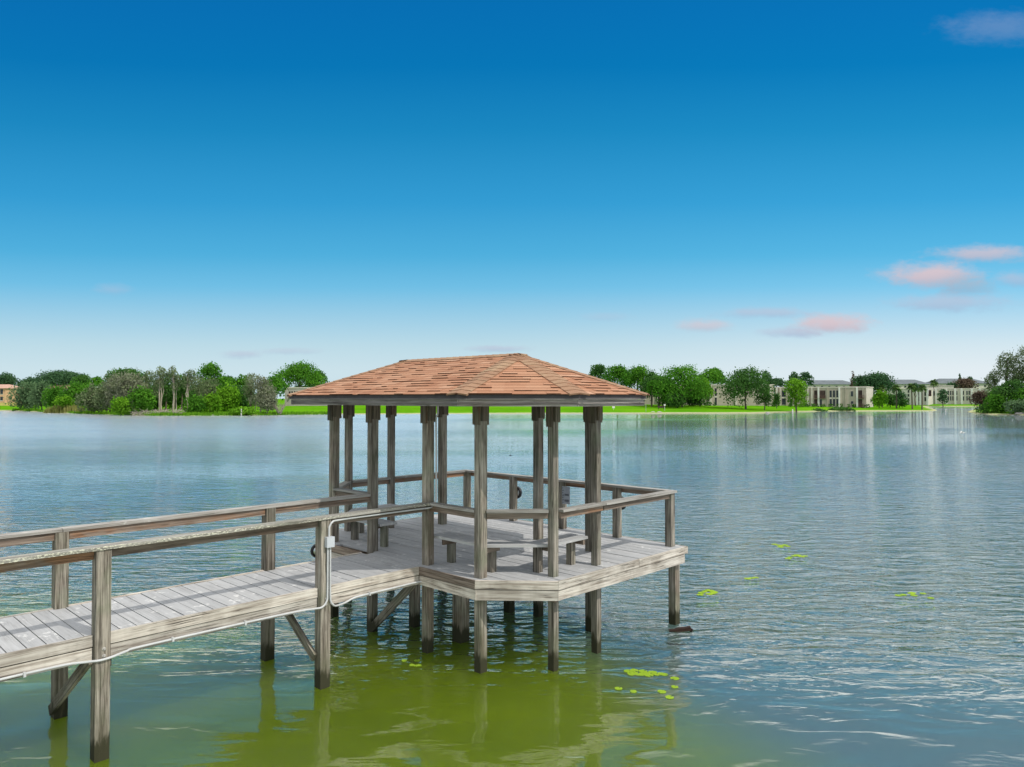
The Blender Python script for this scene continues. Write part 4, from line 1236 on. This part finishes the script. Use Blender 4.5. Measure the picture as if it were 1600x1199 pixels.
bD = Bld('condo_building', 1384, 392, 1450, 380, zat(608.5, 386), 16, 'far white building with small square windows behind the three palms', 'cream')
for (a, c, y0, y1) in ((1418, 1420.5, 610, 614), (1418, 1420.5, 616, 620), (1418, 1420.5, 622.5, 626)): bD.window(a, c, zat(y1, 386), zat(y0, 386), False)
for px in (1433, 1438, 1449): bD.fin(px, .9, 1.0)
bD.window(1435, 1437.4, 2.6, bD.zt - 1); bD.window(1444, 1446.6, 2.6, bD.zt - 1.4); bD.balcony(1450, 1455, 5.3, 8.4)
bE = Bld('condo_building', 1452, 396, 1548, 384, zat(608, 390), 16, 'far cream building with rows of tall dark slots across the inlet', 'cream')
for px in (1456, 1462, 1478, 1492, 1502, 1518, 1530): bE.fin(px, .9, .9)
for a in (1480.5, 1484, 1487.5, 1493.5, 1504, 1509.5, 1513, 1516): bE.window(a, a + 2.0, 2.9, bE.zt - 1)
bE.balcony(1452.5, 1455.3, 5.3, 8.4); bE.window(1458, 1460, 5.6, 8.0, False)
bF = Bld('condo_building', 1448, 420, 1490, 416, zat(603.5, 418), 10, 'pale roof storey showing just above the far white buildings', 'cream')
# far long roofs
def far_roof(px0, px1, D, yt, ye, yw, label):
    zt_, ze, zw = zat(yt, D), zat(ye, D), 2.5
    x0, x1 = at(px0, D).x, at(px1, D).x; dp = 26; hip = min(10, (x1 - x0) * .2)
    t = empty('long_building', Vector(((x0 + x1) / 2, D, 2.5)), label, 'building', 'long grey-roofed buildings on the skyline')
    m = MB(); m.box((x0 + x1) / 2, D + dp / 2, (zw + ze) / 2, x1 - x0 - 2, dp - 2, ze - zw); w = m.build('wall', M['cream'], t)
    m = MB(); A_ = [Vector((x0, D, ze)), Vector((x1, D, ze)), Vector((x1, D + dp, ze)), Vector((x0, D + dp, ze))]; r1 = Vector((x0 + hip, D + dp / 2, zt_)); r2 = Vector((x1 - hip, D + dp / 2, zt_))
    m.face([A_[0], A_[1], r2, r1]); m.face([A_[1], A_[2], r2]); m.face([A_[2], A_[3], r1, r2]); m.face([A_[3], A_[0], r1]); m.face(A_[::-1]); m.build('roof', M['greyroof'], t)
    k = 0; x = x0 + 4
    while x < x1 - 4:
        m = MB(); m.box(x, D + .97, ze - 2.0, 1.6, .12, 1.5); m.build('window', M['glassdark'], t); x += 6
far_roof(1266, 1343, 600, 593.8, 601, 606, 'leftmost long grey-roofed building on the skyline behind the slim conifer')
far_roof(1396, 1455, 590, 592.8, 600.5, 606, 'middle long grey-roofed building on the skyline, left of the distant palm')
far_roof(1464, 1552, 600, 591.2, 599.5, 606, 'rightmost long grey-roofed building on the skyline next to the right-hand point')
# houses on the left
def house(px0, px1, D, ye, yt, wall, label, hip=.25, depth=12, windows=()):
    x0, x1 = at(px0, D).x, at(px1, D).x; xm = (x0 + x1) / 2
    g = ground(xm, D) - .3; ze, zt_ = zat(ye, D), zat(yt, D)
    t = empty('house', Vector((xm, D, g)), label, 'house')
    m = MB(); m.box(xm, D + depth / 2, (g + ze) / 2, x1 - x0, depth, ze - g); m.build('wall', M[wall], t)
    o_ = .6; h = (x1 - x0) * hip
    A_ = [Vector((x0 - o_, D - o_, ze)), Vector((x1 + o_, D - o_, ze)), Vector((x1 + o_, D + depth + o_, ze)), Vector((x0 - o_, D + depth + o_, ze))]
    r1 = Vector((x0 + h, D + depth / 2, zt_)); r2 = Vector((x1 - h, D + depth / 2, zt_))
    m = MB(); m.face([A_[0], A_[1], r2, r1]); m.face([A_[1], A_[2], r2]); m.face([A_[2], A_[3], r1, r2]); m.face([A_[3], A_[0], r1]); m.face(A_[::-1]); m.build('roof', M['terra'], t)
    for (a, c, y0, y1, mt) in windows:
        xa, xb = at(a, D).x, at(c, D).x; m = MB(); m.box((xa + xb) / 2, D - .02, (zat(y0, D) + zat(y1, D)) / 2, xb - xa, .10, zat(y0, D) - zat(y1, D)); w = m.build('window', M['glassdark'], t)
        m = MB(); m.box((xa + xb) / 2, D - .03, zat(y1, D) - .06, xb - xa + .3, .18, .12); m.build('sill', M['white'], w)
    return t
house(-34, 9, 276, 607, 600.5, 'peach', 'tan and peach house with a terracotta gable cut by the left edge', windows=((1, 5, 608.5, 616, 0), (1, 5, 620, 626, 0)))
house(9.5, 28, 284, 613, 605.5, 'white', 'white-walled house with a terracotta roof next to the peach one', windows=((13, 16, 616, 622, 0), (18, 21, 615, 626, 0), (23, 26, 616, 622, 0)))
house(69, 106, 292, 607, 600.3, 'beige', 'house of which only the long pale pink-tan roof shows above the bushes', hip=.12)
m = MB(); p = at(14, 270); g = ground(p.x, p.y)
m.box(p.x, p.y, g + .35, 6.2, .25, 1.3); m.box(p.x, p.y, g + 1.05, 6.4, .4, .12)
tag(m.build('garden_wall', M['yellow'], None, loc=(p.x, p.y, g)), 'low yellow garden wall on the lawn in front of the left houses', 'wall')
gb = Bld('grey_building', 446, 226, 530, 226, zat(607.2, 226), 10, 'grey building with square windows half hidden by the left slope of the gazebo roof', 'greywall')
gb.window(455.5, 458, zat(614.5, 226), zat(611.5, 226), False); gb.window(459.5, 462, zat(614.5, 226), zat(611.5, 226), False); gb.window(463.5, 466, zat(614.5, 226), zat(611.5, 226), False)
gb.fin(447.5, .6, .5, 'greywall'); gb.balcony(451.5, 454, 4.2, 6.2)

# ------------------------------------------------------------------ small things along the shore
def stake(px, D, top, w, label, z0=None):
    p = at(px, D); g = max(-.3, ground(p.x, p.y)) if z0 is None else z0; zt_ = zat(top, D)
    m = MB(); m.tube([Vector((p.x, p.y, g - .3)), Vector((p.x, p.y, zt_ - .08))], w, 10); m.lathe((p.x, p.y, zt_ - .08), [(w * 1.05, 0), (w * 1.05, .05), (w * .5, .09)], n=10)
    tag(m.build('marker_stake', M['white'], None, loc=(p.x, p.y, g), smooth=False), label, 'marker', 'white stakes standing at the waterline')
stake(377.5, 170.5, 639.5, .14, 'white stake at the waterline before the low bright hedge on the left bank')
stake(1238, 208, 640, .16, 'white stake at the waterline below the small round lawn tree')
stake(1477, 228, 640, .13, 'white stake in the water off the tip of the lawn')
def shore_sign(px, D, py0, py1, w, label):
    p = at(px, D); g = ground(p.x, p.y); z0, z1 = zat(py1, D), zat(py0, D)
    t = empty('shore_sign', Vector((p.x, p.y, g)), label, 'sign')
    m = MB(); m.tube([(p.x, p.y, g - .2), (p.x, p.y, z0 + .1)], .04, 6); m.build('pole', M['white'], t)
    m = MB(); m.box(p.x, p.y - .06, (z0 + z1) / 2, w, .04, z1 - z0); m.build('plate', M['white'], t)
shore_sign(958.5, 208, 635, 638, .75, 'small white sign on the lawn just right of the gazebo roof end')
shore_sign(1038.3, 206, 632, 634.2, .5, 'small white sign on a pole on the lawn below the thin-stemmed trees')
m = MB(); p = at(1009, 200); g = ground(p.x, p.y); m.tube([(p.x, p.y, g - .2), (p.x, p.y, zat(632, 200))], .05, 6); m.box(p.x, p.y, zat(632, 200), .14, .14, .08)
tag(m.build('lawn_pole', M['bolt'], None, loc=(p.x, p.y, g)), 'thin grey pole at the water below the right gazebo eave corner', 'pole')
p = at(1033, 214); g = ground(p.x, p.y); t = empty('garden_bench', Vector((p.x, p.y, g)), 'dark bench on the lawn in the shade of the thin-stemmed trees', 'bench')
m = MB(); m.box(p.x, p.y, g + .45, 1.9, .5, .07); m.build('seat', M['recess'], t)
m = MB(); m.box(p.x, p.y + .27, g + .75, 1.9, .06, .45); m.build('backrest', M['recess'], t)
for sx in (-.8, .8):
    m = MB(); m.box(p.x + sx, p.y, g + .2, .1, .45, .42); m.build('leg', M['recess'], t)
r_ = random.Random(21)
for px, D, s, lab in ((1020, 199.5, .5, 'pale flat stone at the waterline, left of the pair below the garden bench'), (1030, 199, .6, 'pale flat stone at the waterline, right of the pair below the garden bench'), (1199, 204, .6, 'pale rock at the shoreline where the lawn turns by the big oak'), (334, 171, .5, 'pale rock at the waterline right of the brush pile'), (1592, 180, 1.0, 'reddish brown rock at the water under the right-hand thicket')):
    p = at(px, D); g = max(0, ground(p.x, p.y)); m = MB()
    prof = [(s * .5, -.2), (s * .75, .02), (s * .7, s * .22), (s * .4, s * .38), (s * .1, s * .42)]
    m.lathe((p.x, p.y, g), prof, n=9)
    m.v = [(x + r_.uniform(-.08, .08) * s, y + r_.uniform(-.08, .08) * s, z + r_.uniform(-.05, .05) * s) for x, y, z in m.v] if False else [(p.x + (x - p.x) * 1.5, y, z) for x, y, z in m.v]
    tag(m.build('shore_rock', M['greywall'], None, loc=(p.x, p.y, g)), lab, 'rock')

# birds
def bird(px, py, D, span, mat, label):
    p = at(px, D, zat(py, D)); m = MB()
    s = span
    body = [(-.30, .0, .012), (-.2, .0, .05), (-.02, .0, .085), (.14, .01, .07), (.24, .03, .035), (.31, .03, .03), (.36, .025, .004)]
    rings = []
    for (x, z, r) in body:
        rings.append([p + Vector((x * s, math.cos(a) * r * s, z * s + math.sin(a) * r * s)) for a in [k * math.pi / 4 for k in range(8)]])
    for i in range(len(rings) - 1):
        for k in range(8):
            m.face([rings[i][k], rings[i][(k + 1) % 8], rings[i + 1][(k + 1) % 8], rings[i + 1][k]])
    for sg in (1, -1):
        w0 = p + Vector((.12 * s, sg * .05 * s, .04 * s)); w1 = p + Vector((-.10 * s, sg * .05 * s, .03 * s))
        e0 = p + Vector((.08 * s + sg * .1 * s, sg * .26 * s, .16 * s)); e1 = p + Vector((-.10 * s + sg * .1 * s, sg * .26 * s, .14 * s)); tip = p + Vector((-.08 * s + sg * .26 * s, sg * .48 * s, .20 * s))
        for dz in (0, -.008 * s):
            o = Vector((0, 0, dz)); m.face([w0 + o, e0 + o, e1 + o, w1 + o]); m.face([e0 + o, tip + o, e1 + o])
    tag(m.build('bird', M[mat], None, loc=p), label, 'bird')
bird(1502, 676.5, 78, .95, 'white', 'white bird flying low over the water at the right')
bird(797.5, 712, 46, .30, 'ink', 'tiny dark bird flying over the water seen between the front gazebo posts')

# ------------------------------------------------------------------ sky, sun, camera
sun_dir = Vector((.731, -.481, 1.0)).normalized()
world = bpy.data.worlds.new('World'); scene.world = world; world.use_nodes = True
nt = world.node_tree; nt.nodes.clear(); n = N(nt)
outw = n.add('ShaderNodeOutputWorld'); bg = n.add('ShaderNodeBackground')
sky = n.add('ShaderNodeTexSky'); sky.sky_type = 'NISHITA'; sky.sun_disc = False
sky.sun_elevation = math.asin(sun_dir.z); sky.sun_rotation = math.atan2(sun_dir.x, sun_dir.y)
sky.air_density = 1.0; sky.dust_density = .6; sky.ozone_density = 2.0
dirv = n.add('ShaderNodeTexCoord').outputs['Generated']
nd = n.vmath('NORMALIZE', dirv)
sp = n.add('ShaderNodeSeparateXYZ'); n.link(nd, sp.inputs[0])
el = n.math('ARCSINE', sp.outputs[2]); az = n.math('ARCTAN2', sp.outputs[0], sp.outputs[1])
eld = n.math('MULTIPLY', el, 180 / math.pi)
saz = n.math('SINE', az)
eldg = n.math('MULTIPLY', eld, n.math('ADD', 1, n.math('MULTIPLY', n.math('MULTIPLY', saz, saz), .5)))
k = n.math('DIVIDE', n.math('ADD', eldg, 5), 95)
pz = lambda e: (e + 5) / 95
grad = n.ramp(k, [(0, (.60, .75, .82)), (pz(2.2), (.60, .76, .83)), (pz(4.1), (.505, .71, .805)), (pz(8.6), (.165, .525, .79)), (pz(11.1), (.077, .432, .73)), (pz(15.1), (.031, .333, .655)), (pz(20.3), (.008, .244, .537)), (pz(24.7), (.0, .182, .476)), (pz(28.8), (.0, .157, .456)), (pz(90), (.0, .09, .32))])
skyc = n.mix(1.0, sky.outputs[0], (.10, .10, .10), 'MULTIPLY')
grad = n.mix(n.step(az, -.1, .65), grad, n.mix(1, grad, (1.3, 1.13, 1.09), 'MULTIPLY'))
base = n.mix(.02, grad, skyc)
# low pink clouds, placed by bearing and height
cv = n.add('ShaderNodeCombineXYZ'); yf = n.math('MAXIMUM', sp.outputs[1], .05)
n.link(n.math('DIVIDE', sp.outputs[0], yf), cv.inputs[0]); n.link(n.math('DIVIDE', sp.outputs[2], yf), cv.inputs[1])
wob = n.noise(n.mapping(cv.outputs[0], (26, 50, 1)), 1, 5, .6)
wob2 = n.noise(n.mapping(cv.outputs[0], (60, 130, 1)), 1, 4, .6)
def pxdir(px, py):
    y_ = F_PX; x_ = px - 800; z_ = HOR - py
    return x_ / y_, z_ / y_
pink, lilac, slate = (.70, .56, .60), (.50, .54, .68), (.38, .48, .60)
clouds = [(1540, 396, 74, 12, pink, .7), (1458, 430, 68, 19, pink, .92), (1508, 446, 44, 16, slate, .6), (1492, 473, 88, 13, lilac, .6), (1585, 436, 30, 12, lilac, .55),
          (1300, 507, 56, 15, pink, .92), (1238, 519, 45, 8, lilac, .6), (1200, 489, 66, 8, lilac, .55), (1098, 509, 42, 9, pink, .55), (1570, 38, 85, 22, lilac, .2), (775, 545, 48, 5, lilac, .55), (378, 554, 30, 6, lilac, .5), (455, 549, 45, 5, lilac, .35), (175, 452, 26, 9, lilac, .3), (950, 495, 40, 6, lilac, .2)]
cur = base
for (px, py, rx, ry, c, op) in clouds:
    a0, e0 = pxdir(px, py)
    loc = n.vmath('SUBTRACT', cv.outputs[0], (a0, e0, 0))
    q = n.vmath('MULTIPLY', loc, (F_PX / (rx * 1.38), F_PX / (ry * 1.42), 0))
    d = n.vmath('LENGTH', q)
    d = n.math('ADD', d, n.math('ADD', n.math('MULTIPLY', n.math('SUBTRACT', wob, .5), 1.0), n.math('MULTIPLY', n.math('SUBTRACT', wob2, .5), .6)))
    msk = n.math('SUBTRACT', 1, n.step(d, .12, 1.08))
    qs = n.add('ShaderNodeSeparateXYZ'); n.link(q, qs.inputs[0])
    shade = n.step(qs.outputs[1], -.9, .3)
    cc = n.mix(shade, tuple(x * s for x, s in zip(c, (.70, .82, .92))), c)
    cur = n.mix(n.math('MULTIPLY', msk, op), cur, cc)
# broken cloud deck added overhead, edge just above the view, to whiten the water
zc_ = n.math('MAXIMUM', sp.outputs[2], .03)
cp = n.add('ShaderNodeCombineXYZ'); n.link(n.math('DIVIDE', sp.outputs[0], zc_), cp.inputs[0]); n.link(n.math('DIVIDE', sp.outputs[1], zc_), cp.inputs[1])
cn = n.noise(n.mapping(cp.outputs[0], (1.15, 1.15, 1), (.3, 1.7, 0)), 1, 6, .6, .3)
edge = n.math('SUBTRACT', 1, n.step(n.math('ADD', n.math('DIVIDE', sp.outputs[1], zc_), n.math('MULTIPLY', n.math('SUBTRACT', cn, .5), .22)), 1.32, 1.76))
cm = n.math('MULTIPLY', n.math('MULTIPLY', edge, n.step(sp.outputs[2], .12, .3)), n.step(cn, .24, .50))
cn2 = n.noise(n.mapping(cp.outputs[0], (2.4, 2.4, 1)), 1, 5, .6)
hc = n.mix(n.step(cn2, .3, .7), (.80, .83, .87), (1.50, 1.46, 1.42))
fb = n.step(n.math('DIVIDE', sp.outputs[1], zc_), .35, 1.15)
hc = n.mix(fb, hc, n.mix(n.step(cn2, .3, .7), (2.3, 2.35, 2.4), (3.2, 3.15, 3.05)))  # unseen bank ahead brightened for its reflection in the ripples
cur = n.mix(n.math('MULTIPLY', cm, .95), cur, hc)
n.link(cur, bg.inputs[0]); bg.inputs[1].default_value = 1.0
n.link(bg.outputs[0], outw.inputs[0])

sl = bpy.data.lights.new('sun', 'SUN'); sl.energy = 3.1; sl.angle = math.radians(.6); sl.color = (1, .95, .88)
so = bpy.data.objects.new('sun', sl); col.objects.link(so)
so.rotation_euler = (-sun_dir).to_track_quat('-Z', 'Y').to_euler(); so.location = (20, -20, 40)

cam = bpy.data.cameras.new('camera'); co = bpy.data.objects.new('camera', cam); col.objects.link(co)
cam.sensor_width = 36; cam.lens = 36 * 1141.55 / 1600; cam.clip_end = 9000; cam.clip_start = .1
co.location = (0, 0, 4.0); co.rotation_euler = (math.radians(90) + math.atan((622.96 - 599.5) / 1141.55), 0, 0)
scene.camera = co
scene.view_settings.view_transform = 'Standard'; scene.view_settings.look = 'None'
scene.view_settings.exposure = 0; scene.view_settings.gamma = 1
scene.cycles.sample_clamp_direct = 6; scene.cycles.max_bounces = 8; scene.cycles.transparent_max_bounces = 4
